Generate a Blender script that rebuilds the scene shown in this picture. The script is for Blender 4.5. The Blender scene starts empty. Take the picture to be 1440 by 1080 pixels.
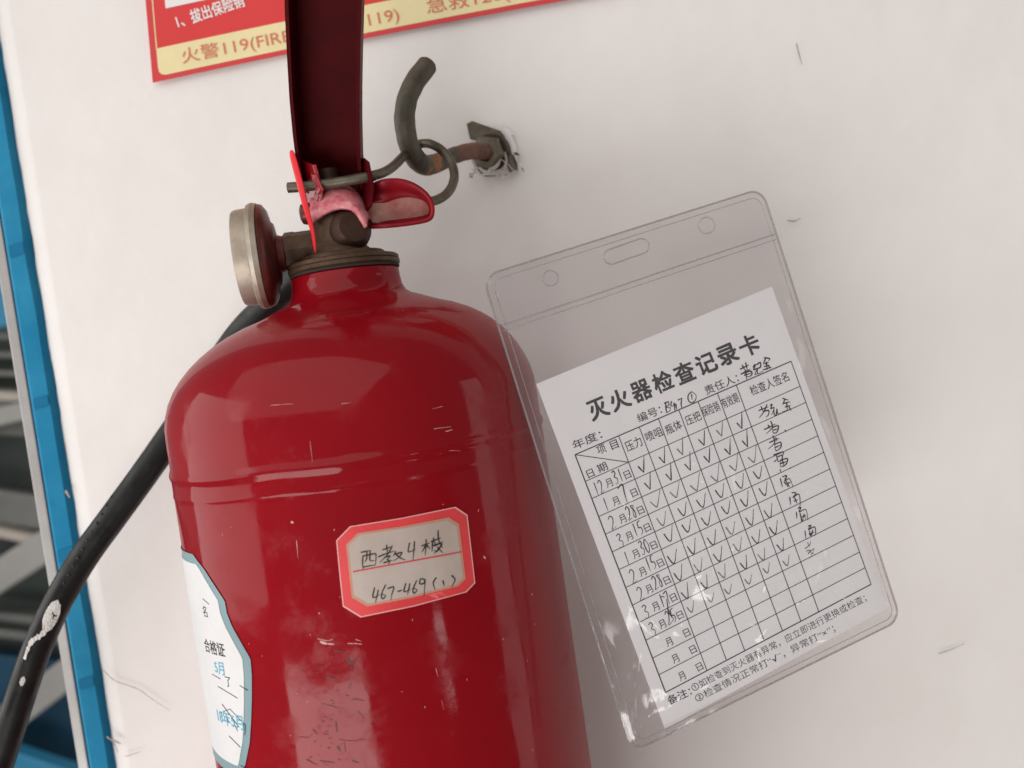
import bpy, bmesh, math, random
import numpy as np
from mathutils import Vector, Matrix, noise
from mathutils.geometry import interpolate_bezier, delaunay_2d_cdt
random.seed(7)
R_ = math.radians
scene = bpy.context.scene
C = scene.collection

# ------------------------------------------------------------------ camera
FPX = 1300.0                                  # focal length in photo pixels (photo 1440 x 1080)
cam_d = bpy.data.cameras.new('camera')
cam_d.sensor_width = 36.0
cam_d.lens = 36.0 * FPX / 1440.0
cam_d.clip_start = 0.01
cam_d.clip_end = 200
cam_d.dof.use_dof = True
cam_d.dof.focus_distance = 0.352
cam_d.dof.aperture_fstop = 10.5
cam = bpy.data.objects.new('camera', cam_d)
C.objects.link(cam)
CAM_R = (Matrix.Rotation(R_(90 - 1.76), 3, 'X') @ Matrix.Rotation(R_(-8.25), 3, 'Z'))
cam.matrix_world = CAM_R.to_4x4()
scene.camera = cam

# ------------------------------------------------------------------ world, lamps, exposure
w = bpy.data.worlds.new('World')
scene.world = w
w.use_nodes = True
bg = w.node_tree.nodes['Background']
bg.inputs['Color'].default_value = (1.0, 0.95, 0.92, 1)
bg.inputs['Strength'].default_value = 0.20


def area(name, loc, target, sx, sy, power, col):
    d = bpy.data.lights.new(name, 'AREA')
    d.shape = 'RECTANGLE'
    d.size, d.size_y = sx, sy
    d.energy = power
    d.color = col
    o = bpy.data.objects.new(name, d)
    C.objects.link(o)
    o.location = loc
    o.rotation_euler = (Vector(target) - Vector(loc)).to_track_quat('-Z', 'Y').to_euler()
    return o


T0 = (-0.06, 0.38, -0.03)
area('window_light', (-1.62, 0.20, 0.24), (-0.06, 0.38, 0.24), 1.5, 1.32, 11.5, (1.0, 0.985, 0.97))
area('landing_light', (-1.05, -1.22, -1.10), T0, 1.75, 0.85, 25, (1.0, 0.97, 0.95))
area('sky_light', (-1.6, -2.4, 2.9), T0, 7.5, 5.0, 112, (1.0, 0.975, 0.945))
area('corridor_light', (1.9, 0.15, -0.2), T0, 0.5, 1.7, 3.0, (1.0, 0.95, 0.94))
area('glint_light', (1.11, -1.12, -0.66), T0, 0.17, 0.16, 0.45, (1.0, 0.98, 0.97))  # small added lamp for glints on the sleeve and a streak on the tank

scene.view_settings.view_transform = 'Standard'
scene.view_settings.look = 'None'
scene.view_settings.exposure = 0.32
scene.view_settings.gamma = 1.0
scene.cycles.use_denoising = True
scene.cycles.transparent_max_bounces = 24
scene.cycles.max_bounces = 10


# ------------------------------------------------------------------ pixel -> place
def ray(u, v):
    return CAM_R @ Vector(((u - 720) / FPX, -(v - 540) / FPX, -1.0))


def P(u, v, Y):                               # the point of a photo pixel at the depth Y (world y)
    r = ray(u, v)
    return r * (Y / r.y)


AX = 0.382                                    # depth of the tank's axis
RT = 0.075                                    # tank radius
WALL = AX + RT + 0.012
MM = AX / FPX                                 # metres per photo pixel at the axis
ORG = P(511, 640, AX)                         # weld seam on the axis


def on_tank(u, v, lift=0.0):                  # ray meets the tank's cylinder
    r = ray(u, v)
    a = r.x * r.x + r.y * r.y
    b = -2 * (r.x * ORG.x + r.y * ORG.y)
    c = ORG.x ** 2 + ORG.y ** 2 - (RT + lift) ** 2
    disc = b * b - 4 * a * c
    t = (-b - math.sqrt(max(disc, 0))) / (2 * a)
    return r * t


def tank_pt(theta, z, lift=0.0):              # theta 0 = towards the camera, negative = left
    return Vector((ORG.x + (RT + lift) * math.sin(theta), ORG.y - (RT + lift) * math.cos(theta), ORG.z + z))


# plane of the record card and its sleeve
N_CARD = (CAM_R @ Vector((-0.25, -0.085, -0.965))).normalized()   # camera (x right, y down, z ahead) -> (x, -y, -z)
PL0 = P(735, 600, 0.3425)


def on_card(u, v, lift=0.0):                  # lift > 0 comes towards the camera
    r = ray(u, v)
    q = PL0 - N_CARD * lift
    return r * (q.dot(N_CARD) / r.dot(N_CARD))


def on_wall(u, v, lift=0.0):
    return P(u, v, WALL - lift)


# ------------------------------------------------------------------ materials
def mat(name, col, rough=0.5, metal=0.0, coat=0.0, coat_r=0.05, spec=0.5, var=0.0, vscale=60.0, bump=0.0, bscale=200.0,
        col2=None, rvar=0.0, detail=6.0):
    m = bpy.data.materials.new(name)
    m.use_nodes = True
    nt = m.node_tree
    b = nt.nodes['Principled BSDF']
    b.inputs['Base Color'].default_value = (*col, 1)
    b.inputs['Roughness'].default_value = rough
    b.inputs['Metallic'].default_value = metal
    b.inputs['Coat Weight'].default_value = coat
    b.inputs['Coat Roughness'].default_value = coat_r
    b.inputs['Specular IOR Level'].default_value = spec
    tc = nt.nodes.new('ShaderNodeTexCoord')
    if var or col2:
        n = nt.nodes.new('ShaderNodeTexNoise')
        n.inputs['Scale'].default_value = vscale
        n.inputs['Detail'].default_value = detail
        n.inputs['Roughness'].default_value = 0.65
        nt.links.new(tc.outputs['Object'], n.inputs['Vector'])
        r = nt.nodes.new('ShaderNodeValToRGB')
        r.color_ramp.elements[0].position = 0.36
        r.color_ramp.elements[1].position = 0.66
        c2 = col2 or tuple(c * (1 - var) for c in col)
        r.color_ramp.elements[0].color = (*c2, 1)
        r.color_ramp.elements[1].color = (*col, 1)
        nt.links.new(n.outputs['Fac'], r.inputs['Fac'])
        nt.links.new(r.outputs['Color'], b.inputs['Base Color'])
    if rvar:
        n3 = nt.nodes.new('ShaderNodeTexNoise')
        n3.inputs['Scale'].default_value = vscale * 1.7
        n3.inputs['Detail'].default_value = 8
        nt.links.new(tc.outputs['Object'], n3.inputs['Vector'])
        mr = nt.nodes.new('ShaderNodeMapRange')
        mr.inputs['From Min'].default_value = 0.35
        mr.inputs['From Max'].default_value = 0.7
        mr.inputs['To Min'].default_value = max(rough - rvar, 0.01)
        mr.inputs['To Max'].default_value = rough + rvar
        nt.links.new(n3.outputs['Fac'], mr.inputs['Value'])
        nt.links.new(mr.outputs['Result'], b.inputs['Roughness'])
    if bump:
        n2 = nt.nodes.new('ShaderNodeTexNoise')
        n2.inputs['Scale'].default_value = bscale
        n2.inputs['Detail'].default_value = 5
        nt.links.new(tc.outputs['Object'], n2.inputs['Vector'])
        bp = nt.nodes.new('ShaderNodeBump')
        bp.inputs['Strength'].default_value = 1.0
        bp.inputs['Distance'].default_value = bump
        nt.links.new(n2.outputs['Fac'], bp.inputs['Height'])
        nt.links.new(bp.outputs['Normal'], b.inputs['Normal'])
    return m


def tank_paint():
    m = mat('red_paint', (0.26, 0.0025, 0.008), 0.5, var=0.14, vscale=16, spec=0.03)
    nt = m.node_tree
    b = nt.nodes['Principled BSDF']
    b.inputs['Coat Weight'].default_value = 0.40
    tc = nt.nodes.new('ShaderNodeTexCoord')
    # grime low on the tank roughens the gloss
    n = nt.nodes.new('ShaderNodeTexNoise')
    n.inputs['Scale'].default_value = 55
    n.inputs['Detail'].default_value = 9
    n.inputs['Roughness'].default_value = 0.72
    nt.links.new(tc.outputs['Object'], n.inputs['Vector'])
    mr = nt.nodes.new('ShaderNodeMapRange')
    mr.inputs['From Min'].default_value = 0.50
    mr.inputs['From Max'].default_value = 0.72
    mr.inputs['To Min'].default_value = 0.075
    mr.inputs['To Max'].default_value = 0.42
    nt.links.new(n.outputs['Fac'], mr.inputs['Value'])
    nt.links.new(mr.outputs['Result'], b.inputs['Coat Roughness'])
    # long soft ripples in the sheet metal
    n2 = nt.nodes.new('ShaderNodeTexNoise')
    n2.inputs['Scale'].default_value = 22
    n2.inputs['Detail'].default_value = 2
    nt.links.new(tc.outputs['Object'], n2.inputs['Vector'])
    n4 = nt.nodes.new('ShaderNodeTexNoise')
    n4.inputs['Scale'].default_value = 420
    n4.inputs['Detail'].default_value = 3
    nt.links.new(tc.outputs['Object'], n4.inputs['Vector'])
    bp = nt.nodes.new('ShaderNodeBump')
    bp.inputs['Distance'].default_value = 0.00062
    nt.links.new(n2.outputs['Fac'], bp.inputs['Height'])
    bp2 = nt.nodes.new('ShaderNodeBump')
    bp2.inputs['Distance'].default_value = 0.000012
    nt.links.new(n4.outputs['Fac'], bp2.inputs['Height'])
    nt.links.new(bp.outputs['Normal'], bp2.inputs['Normal'])
    nt.links.new(bp2.outputs['Normal'], b.inputs['Normal'])
    nt.links.new(bp2.outputs['Normal'], b.inputs['Coat Normal'])
    return m


def film_mat(name, tint, haze, rough):
    m = bpy.data.materials.new(name)
    m.use_nodes = True
    nt = m.node_tree
    nt.nodes.clear()
    out = nt.nodes.new('ShaderNodeOutputMaterial')
    tr = nt.nodes.new('ShaderNodeBsdfTransparent')
    tr.inputs['Color'].default_value = (*tint, 1)
    df = nt.nodes.new('ShaderNodeBsdfDiffuse')
    df.inputs['Color'].default_value = (0.62, 0.58, 0.59, 1)
    gl = nt.nodes.new('ShaderNodeBsdfGlossy')
    gl.inputs['Roughness'].default_value = rough
    lw = nt.nodes.new('ShaderNodeLayerWeight')
    pw = nt.nodes.new('ShaderNodeMath'); pw.operation = 'POWER'; pw.inputs[1].default_value = 5
    fr = nt.nodes.new('ShaderNodeMath'); fr.operation = 'MULTIPLY_ADD'; fr.inputs[1].default_value = 0.95; fr.inputs[2].default_value = 0.058
    nt.links.new(lw.outputs['Facing'], pw.inputs[0])
    nt.links.new(pw.outputs[0], fr.inputs[0])
    tc = nt.nodes.new('ShaderNodeTexCoord')
    nz = nt.nodes.new('ShaderNodeTexNoise')
    nz.inputs['Scale'].default_value = 26
    nz.inputs['Detail'].default_value = 2.5
    nz.inputs['Distortion'].default_value = 0.6
    nt.links.new(tc.outputs['Object'], nz.inputs['Vector'])
    bp = nt.nodes.new('ShaderNodeBump')
    bp.inputs['Distance'].default_value = 0.0020
    nt.links.new(nz.outputs['Fac'], bp.inputs['Height'])
    nt.links.new(bp.outputs['Normal'], gl.inputs['Normal'])
    nt.links.new(bp.outputs['Normal'], lw.inputs['Normal'])
    a = nt.nodes.new('ShaderNodeMixShader')
    a.inputs['Fac'].default_value = haze
    nt.links.new(tr.outputs[0], a.inputs[1])
    nt.links.new(df.outputs[0], a.inputs[2])
    b = nt.nodes.new('ShaderNodeMixShader')
    nt.links.new(fr.outputs[0], b.inputs['Fac'])
    nt.links.new(a.outputs[0], b.inputs[1])
    nt.links.new(gl.outputs[0], b.inputs[2])
    nt.links.new(b.outputs[0], out.inputs['Surface'])
    return m


M = dict(
    wall=mat('white_wall_paint', (0.81, 0.778, 0.757), 0.75, var=0.05, vscale=7, bump=0.0006, bscale=55, col2=(0.76, 0.722, 0.698), detail=9.0),
    tank=tank_paint(),
    red=mat('red_steel', (0.34, 0.006, 0.014), 0.28, coat=0.6, coat_r=0.08, var=0.25, vscale=90, bump=0.00006, bscale=500),
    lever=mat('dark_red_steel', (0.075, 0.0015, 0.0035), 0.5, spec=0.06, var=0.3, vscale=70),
    tray=mat('satin_red_steel', (0.30, 0.006, 0.016), 0.42, spec=0.25, var=0.35, vscale=80, bump=0.00006, bscale=500),
    pink=mat('pink_sheen_steel', (0.78, 0.33, 0.35), 0.42, col2=(0.55, 0.10, 0.13), vscale=240, bump=0.0001, bscale=500),  # red arch: its bright reflection is painted in as pink
    beige=mat('beige_red_steel', (0.50, 0.33, 0.26), 0.55, col2=(0.40, 0.09, 0.08), vscale=70, bump=0.0001, bscale=400),  # handle floor: beige mottled with red
    brass=mat('tarnished_brass', (0.115, 0.072, 0.042), 0.5, metal=0.45, spec=0.3, col2=(0.055, 0.03, 0.02), vscale=120, bump=0.0001, bscale=600),
    brass_dark=mat('blackened_brass', (0.065, 0.038, 0.025), 0.5, metal=0.4, spec=0.3, col2=(0.05, 0.02, 0.014), vscale=110, bump=0.0001, bscale=500),
    silver=mat('dull_silver', (0.50, 0.465, 0.39), 0.5, metal=0.65, col2=(0.33, 0.265, 0.205), vscale=45, bump=0.00008, bscale=300),
    maroon=mat('maroon_steel', (0.16, 0.035, 0.028), 0.4, metal=0.3, var=0.5, vscale=80, bump=0.0001, bscale=400),
    steel=mat('dark_oxidised_steel', (0.15, 0.135, 0.10), 0.48, metal=0.6, col2=(0.085, 0.072, 0.05), vscale=120, bump=0.00012, bscale=600),
    rust=mat('rusty_steel', (0.105, 0.09, 0.063), 0.55, metal=0.2, col2=(0.048, 0.040, 0.026), vscale=75, bump=0.0003, bscale=350),
    hookend=mat('worn_bare_steel', (0.17, 0.15, 0.11), 0.55, metal=0.3, col2=(0.075, 0.065, 0.045), vscale=130, bump=0.0002, bscale=500),
    brown=mat('brown_rusted_steel', (0.19, 0.085, 0.055), 0.6, metal=0.2, col2=(0.10, 0.05, 0.035), vscale=90, bump=0.0003, bscale=400),
    rubber=mat('black_rubber', (0.007, 0.0073, 0.007), 0.42, spec=0.3, var=0.3, vscale=60, bump=0.00012, bscale=350, rvar=0.12),
    worn=mat('pale_worn_fabric', (0.66, 0.64, 0.60), 0.8, var=0.2, vscale=300, bump=0.0003, bscale=500),
    seal=mat('red_plastic', (0.72, 0.012, 0.022), 0.35, spec=0.5),
    plaster=mat('broken_plaster', (0.52, 0.47, 0.43), 0.9, col2=(0.24, 0.2, 0.17), vscale=180, bump=0.0006, bscale=300),
    hole=mat('dark_hole', (0.035, 0.028, 0.022), 0.95),
    dirt=mat('brown_plaster_dirt', (0.16, 0.12, 0.095), 0.95, var=0.5, vscale=400),
    tape=mat('frayed_white_tape', (0.50, 0.46, 0.42), 0.75, var=0.3, vscale=300),
    paper=mat('card_paper', (0.80, 0.785, 0.80), 0.85, var=0.03, vscale=30),
    ink=mat('print_ink', (0.035, 0.033, 0.036), 0.8),
    pen=mat('pen_ink', (0.018, 0.017, 0.02), 0.6),
    penlight=mat('faint_pen_ink', (0.17, 0.165, 0.17), 0.7),
    film=film_mat('clear_vinyl', (0.975, 0.965, 0.968), 0.04, 0.085),
    film_back=film_mat('clear_vinyl_back', (0.965, 0.955, 0.957), 0.05, 0.07),
    seam=film_mat('vinyl_weld', (0.84, 0.82, 0.82), 0.14, 0.10),
    film_edge=film_mat('vinyl_edge', (0.74, 0.72, 0.72), 0.24, 0.12),
    st_red=mat('label_red_print', (0.72, 0.045, 0.052), 0.45, var=0.12, vscale=80, coat=0.3),
    st_pink=mat('label_pink_edge', (0.78, 0.35, 0.33), 0.5),
    st_tan=mat('label_tan_line', (0.52, 0.25, 0.17), 0.5),
    st_paper=mat('label_grey_paper', (0.50, 0.415, 0.375), 0.55, col2=(0.43, 0.345, 0.295), vscale=40, coat=0.25, coat_r=0.15),
    st_line=mat('label_red_line', (0.60, 0.04, 0.06), 0.5),
    lb_white=mat('side_label_paper', (0.66, 0.65, 0.65), 0.55, var=0.05, vscale=60),
    lb_teal=mat('side_label_teal', (0.20, 0.30, 0.325), 0.55, var=0.1, vscale=60),
    lb_blue=mat('stamp_blue', (0.10, 0.38, 0.50), 0.6),
    po_red=mat('poster_red', (0.66, 0.030, 0.030), 0.5, var=0.06, vscale=40),
    po_dkred=mat('poster_border_red', (0.60, 0.035, 0.040), 0.5),
    po_cream=mat('poster_cream', (0.80, 0.69, 0.38), 0.55, var=0.05, vscale=50),
    po_white=mat('poster_white', (0.78, 0.76, 0.74), 0.55),
    po_dark=mat('poster_dark', (0.03, 0.03, 0.06), 0.55),
    po_text=mat('poster_red_text', (0.62, 0.16, 0.09), 0.55),
    blue=mat('blue_frame_paint', (0.008, 0.165, 0.32), 0.75, spec=0.15, col2=(0.022, 0.225, 0.39), vscale=26, bump=0.0002, bscale=120),
    alu=mat('grey_aluminium', (0.40, 0.385, 0.37), 0.4, metal=0.25, var=0.12, vscale=50),
    gasket=mat('dark_gasket', (0.05, 0.06, 0.07), 0.7),
    chip=mat('pale_scuff', (0.62, 0.30, 0.30), 0.45),
    chipdark=mat('dark_scuff', (0.10, 0.002, 0.006), 0.5),
    crack=mat('wall_crack_dirt', (0.36, 0.30, 0.27), 0.9),
    mark=mat('wall_pencil_mark', (0.06, 0.055, 0.055), 0.8),
    stair_grey=mat('grey_stair_steel', (0.38, 0.375, 0.355), 0.5, var=0.15, vscale=6),
    stair_dark=mat('dark_green_panel', (0.065, 0.085, 0.077), 0.5, var=0.4, vscale=4),
    stair_mid=mat('grey_green_step', (0.19, 0.195, 0.185), 0.5, var=0.3, vscale=5),
    stair_blue=mat('deep_blue_panel', (0.006, 0.07, 0.14), 0.5, var=0.2, vscale=4),
    stair_lblue=mat('bright_blue_rail', (0.03, 0.26, 0.46), 0.5, var=0.1, vscale=4),
    stair_pale=mat('pale_stair_edge', (0.48, 0.43, 0.37), 0.6),
    floor=mat('grey_concrete', (0.30, 0.285, 0.265), 0.8, var=0.2, vscale=3),
)


# ------------------------------------------------------------------ mesh helpers
def link(name, me, m, parent=None, smooth=False):
    if m is not None:
        me.materials.append(m)
    if smooth:
        for p in me.polygons:
            p.use_smooth = True
    o = bpy.data.objects.new(name, me)
    C.objects.link(o)
    if parent is not None:
        o.parent = parent
        o.matrix_parent_inverse = Matrix.Translation(-parent.location)
    return o


def empty(name, loc, label, cat, group=None):
    o = bpy.data.objects.new(name, None)
    o.empty_display_size = 0.02
    C.objects.link(o)
    o.location = loc
    o['label'] = label
    o['category'] = cat
    if group:
        o['group'] = group
    return o


def raw(name, vs, fs, m, parent=None, smooth=False):
    me = bpy.data.meshes.new(name)
    me.from_pydata([tuple(v) for v in vs], [], fs)
    me.update()
    return link(name, me, m, parent, smooth)


def from_bm(name, bm, m, parent=None, smooth=False):
    bmesh.ops.recalc_face_normals(bm, faces=bm.faces)
    me = bpy.data.meshes.new(name)
    bm.to_mesh(me)
    bm.free()
    return link(name, me, m, parent, smooth)


def autosmooth(o, deg=35):
    me = o.data
    me.set_sharp_from_angle(angle=R_(deg))
    return o


def lathe(name, prof, origin, axis, m, parent=None, seg=48, deg=35, warp=None):
    """prof: (r, t) pairs; t runs along axis."""
    axis = Vector(axis).normalized()
    a = axis.orthogonal().normalized()
    b = axis.cross(a)
    bm = bmesh.new()
    rings = []
    for r, t in prof:
        if r < 1e-6:
            rings.append([bm.verts.new(Vector(origin) + axis * t)])
            continue
        ring = []
        for k in range(seg):
            an = 2 * math.pi * k / seg
            p = Vector(origin) + axis * t + (a * math.cos(an) + b * math.sin(an)) * r
            if warp:
                p = warp(p, t)
            ring.append(bm.verts.new(p))
        rings.append(ring)
    for A, B in zip(rings, rings[1:]):
        for k in range(seg):
            k2 = (k + 1) % seg
            if len(A) == 1 and len(B) == 1:
                continue
            if len(A) == 1:
                bm.faces.new((A[0], B[k], B[k2]))
            elif len(B) == 1:
                bm.faces.new((A[k], B[0], A[k2]))
            else:
                bm.faces.new((A[k], B[k], B[k2], A[k2]))
    o = from_bm(name, bm, m, parent, True)
    return autosmooth(o, deg)


def spline(pts, n=10, closed=False):
    pts = [Vector(p) for p in pts]
    out = []
    N = len(pts)
    rng = range(N) if closed else range(N - 1)
    for i in rng:
        if closed:
            p0, p1, p2, p3 = pts[i - 1], pts[i], pts[(i + 1) % N], pts[(i + 2) % N]
        else:
            p1, p2 = pts[i], pts[i + 1]
            p0 = pts[i - 1] if i > 0 else p1 * 2 - p2
            p3 = pts[i + 2] if i + 2 < N else p2 * 2 - p1
        for k in range(n):
            t = k / n
            out.append(0.5 * ((2 * p1) + (p2 - p0) * t + (2 * p0 - 5 * p1 + 4 * p2 - p3) * t * t + (3 * p1 - p0 - 3 * p2 + p3) * t ** 3))
    if not closed:
        out.append(pts[-1])
    return out


def tube(name, pts, rad, m, parent=None, seg=20, n=10, closed=False, cap_round=0.0, wob=0.0, into=None):
    path = spline(pts, n, closed)
    N = len(path)
    rr = rad if callable(rad) else (lambda t: rad)
    bm = into or bmesh.new()
    t0 = (path[1] - path[0]).normalized()
    nrm = t0.orthogonal().normalized()
    rings = []
    for i, p in enumerate(path):
        if closed:
            tg = (path[(i + 1) % N] - path[i - 1]).normalized()
        else:
            tg = (path[min(i + 1, N - 1)] - path[max(i - 1, 0)]).normalized()
        nrm = (nrm - tg * nrm.dot(tg)).normalized()
        bn = tg.cross(nrm)
        r = rr(i / (N - 1))
        ring = []
        for k in range(seg):
            a = 2 * math.pi * k / seg
            d = nrm * math.cos(a) + bn * math.sin(a)
            q = p + d * r
            if wob:
                q += d * (noise.noise(q * 260) * wob)
            ring.append(bm.verts.new(q))
        rings.append((ring, p, tg, r))
    for i in range(N if closed else N - 1):
        A, B = rings[i][0], rings[(i + 1) % N][0]
        for k in range(seg):
            k2 = (k + 1) % seg
            bm.faces.new((A[k], A[k2], B[k2], B[k]))
    if not closed:
        for (ring, p, tg, r), s in ((rings[0], -1), (rings[-1], 1)):
            prev = ring
            for f, h in ((0.8, 0.3), (0.45, 0.42)) if cap_round else ():
                nr = [bm.verts.new(p + (v.co - p) * f + tg * s * r * h * cap_round) for v in ring]
                for k in range(seg):
                    k2 = (k + 1) % seg
                    bm.faces.new((prev[k], prev[k2], nr[k2], nr[k]))
                prev = nr
            bm.faces.new(prev)
    if into is not None:
        return None
    o = from_bm(name, bm, m, parent, True)
    return autosmooth(o, 40)


def slab(name, front, back, m, parent=None, bevel=0.0, smooth=False):
    """closed solid between two outlines (same vertex count, front towards the viewer)."""
    bm = bmesh.new()
    f = [bm.verts.new(p) for p in front]
    b = [bm.verts.new(p) for p in back]
    bm.faces.new(f)
    bm.faces.new(list(reversed(b)))
    n = len(f)
    for i in range(n):
        j = (i + 1) % n
        bm.faces.new((f[i], b[i], b[j], f[j]))
    if bevel:
        bmesh.ops.bevel(bm, geom=bm.edges[:] + bm.verts[:], offset=bevel, segments=2, affect='EDGES', profile=0.6)
    return from_bm(name, bm, m, parent, smooth)


def box(name, lo, hi, m, parent=None, bevel=0.0):
    x0, y0, z0 = lo
    x1, y1, z1 = hi
    fr = [(x0, y0, z0), (x1, y0, z0), (x1, y0, z1), (x0, y0, z1)]
    bk = [(x0, y1, z0), (x1, y1, z0), (x1, y1, z1), (x0, y1, z1)]
    return slab(name, fr, bk, m, parent, bevel)


class Flat:
    """collects flat print (strokes, polygons, type) in photo pixels and lays it on a surface."""
    def __init__(self, surf):
        self.surf = surf
        self.v, self.f = [], []

    def quad(self, a, b, c, d):
        i = len(self.v)
        self.v += [self.surf(*p) for p in (a, b, c, d)]
        self.f.append((i, i + 1, i + 2, i + 3))

    def stroke(self, pts, wd, sm=True, taper=True, jit=0.0):
        p = [Vector((x, y, 0)) for x, y in pts]
        if sm and len(p) > 2:
            p = spline(p, 5)
        elif len(p) == 2:
            p = [p[0].lerp(p[1], k / 4) for k in range(5)]
        n = len(p)
        L, Rr = [], []
        for i, q in enumerate(p):
            t = (p[min(i + 1, n - 1)] - p[max(i - 1, 0)])
            if t.length < 1e-6:
                t = Vector((1, 0, 0))
            t.normalize()
            nn = Vector((-t.y, t.x, 0))
            s = i / (n - 1)
            k = (0.75 + 0.25 * math.sin(math.pi * min(1, s * 1.1 + 0.05)) - (0.35 * s if taper else 0)) if taper else 1.0
            k *= 1 + random.uniform(-jit, jit)
            L.append(q + nn * wd * 0.5 * k)
            Rr.append(q - nn * wd * 0.5 * k)
        i0 = len(self.v)
        for a, b in zip(L, Rr):
            self.v += [self.surf(a.x, a.y), self.surf(b.x, b.y)]
        for i in range(n - 1):
            self.f.append((i0 + 2 * i, i0 + 2 * i + 1, i0 + 2 * i + 3, i0 + 2 * i + 2))

    def line(self, a, b, wd, n=8):
        p = [(a[0] + (b[0] - a[0]) * k / n, a[1] + (b[1] - a[1]) * k / n) for k in range(n + 1)]
        self.stroke(p, wd, sm=False, taper=False)

    def poly(self, pts, n=1):
        i = len(self.v)
        self.v += [self.surf(*p) for p in pts]
        self.f.append(tuple(range(i, i + len(pts))))

    def fan(self, pts, sub=6):                # filled outline, finely split so that it follows a curved surface
        cx = sum(p[0] for p in pts) / len(pts)
        cy = sum(p[1] for p in pts) / len(pts)
        dense = []
        for i in range(len(pts)):
            a, b = pts[i], pts[(i + 1) % len(pts)]
            for k in range(sub):
                dense.append((a[0] + (b[0] - a[0]) * k / sub, a[1] + (b[1] - a[1]) * k / sub))
        n = len(dense)
        R = 6
        rows = []
        for r in range(R + 1):
            s = r / R
            rows.append([(cx + (x - cx) * (1 - s), cy + (y - cy) * (1 - s)) for x, y in dense])
        i0 = len(self.v)
        for row in rows:
            self.v += [self.surf(*p) for p in row]
        for r in range(R):
            for k in range(n):
                k2 = (k + 1) % n
                self.f.append((i0 + r * n + k, i0 + r * n + k2, i0 + (r + 1) * n + k2, i0 + (r + 1) * n + k))

    def ring(self, outer, inner, sub=6):
        n = len(outer)
        i0 = len(self.v)
        O, I = [], []
        for i in range(n):
            for k in range(sub):
                t = k / sub
                for src, dst in ((outer, O), (inner, I)):
                    a, b = src[i], src[(i + 1) % n]
                    dst.append((a[0] + (b[0] - a[0]) * t, a[1] + (b[1] - a[1]) * t))
        m = len(O)
        self.v += [self.surf(*p) for p in O] + [self.surf(*p) for p in I]
        for k in range(m):
            k2 = (k + 1) % m
            self.f.append((i0 + k, i0 + k2, i0 + m + k2, i0 + m + k))

    def type(self, s, p0, p1, h, bold=0.0, ratio=None):
        """type set on the baseline p0 -> p1 (photo pixels), h = height in pixels."""
        vs, fs, w, lo, hi = glyphs(s, bold)
        a, b = Vector(p0), Vector(p1)
        d = (b - a)
        L = d.length
        d.normalize()
        up = Vector((d.y, -d.x))
        if up.y > 0:
            up = -up
        i = len(self.v)
        sx = L / w
        sy = h / (hi - lo)
        for x, y in vs:
            q = a + d * x * sx + up * (y - lo) * sy
            self.v.append(self.surf(q.x, q.y))
        self.f += [tuple(i + k for k in f) for f in fs]

    def build(self, name, m, parent):
        return raw(name, self.v, self.f, m, parent)


_gl = {}


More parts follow.
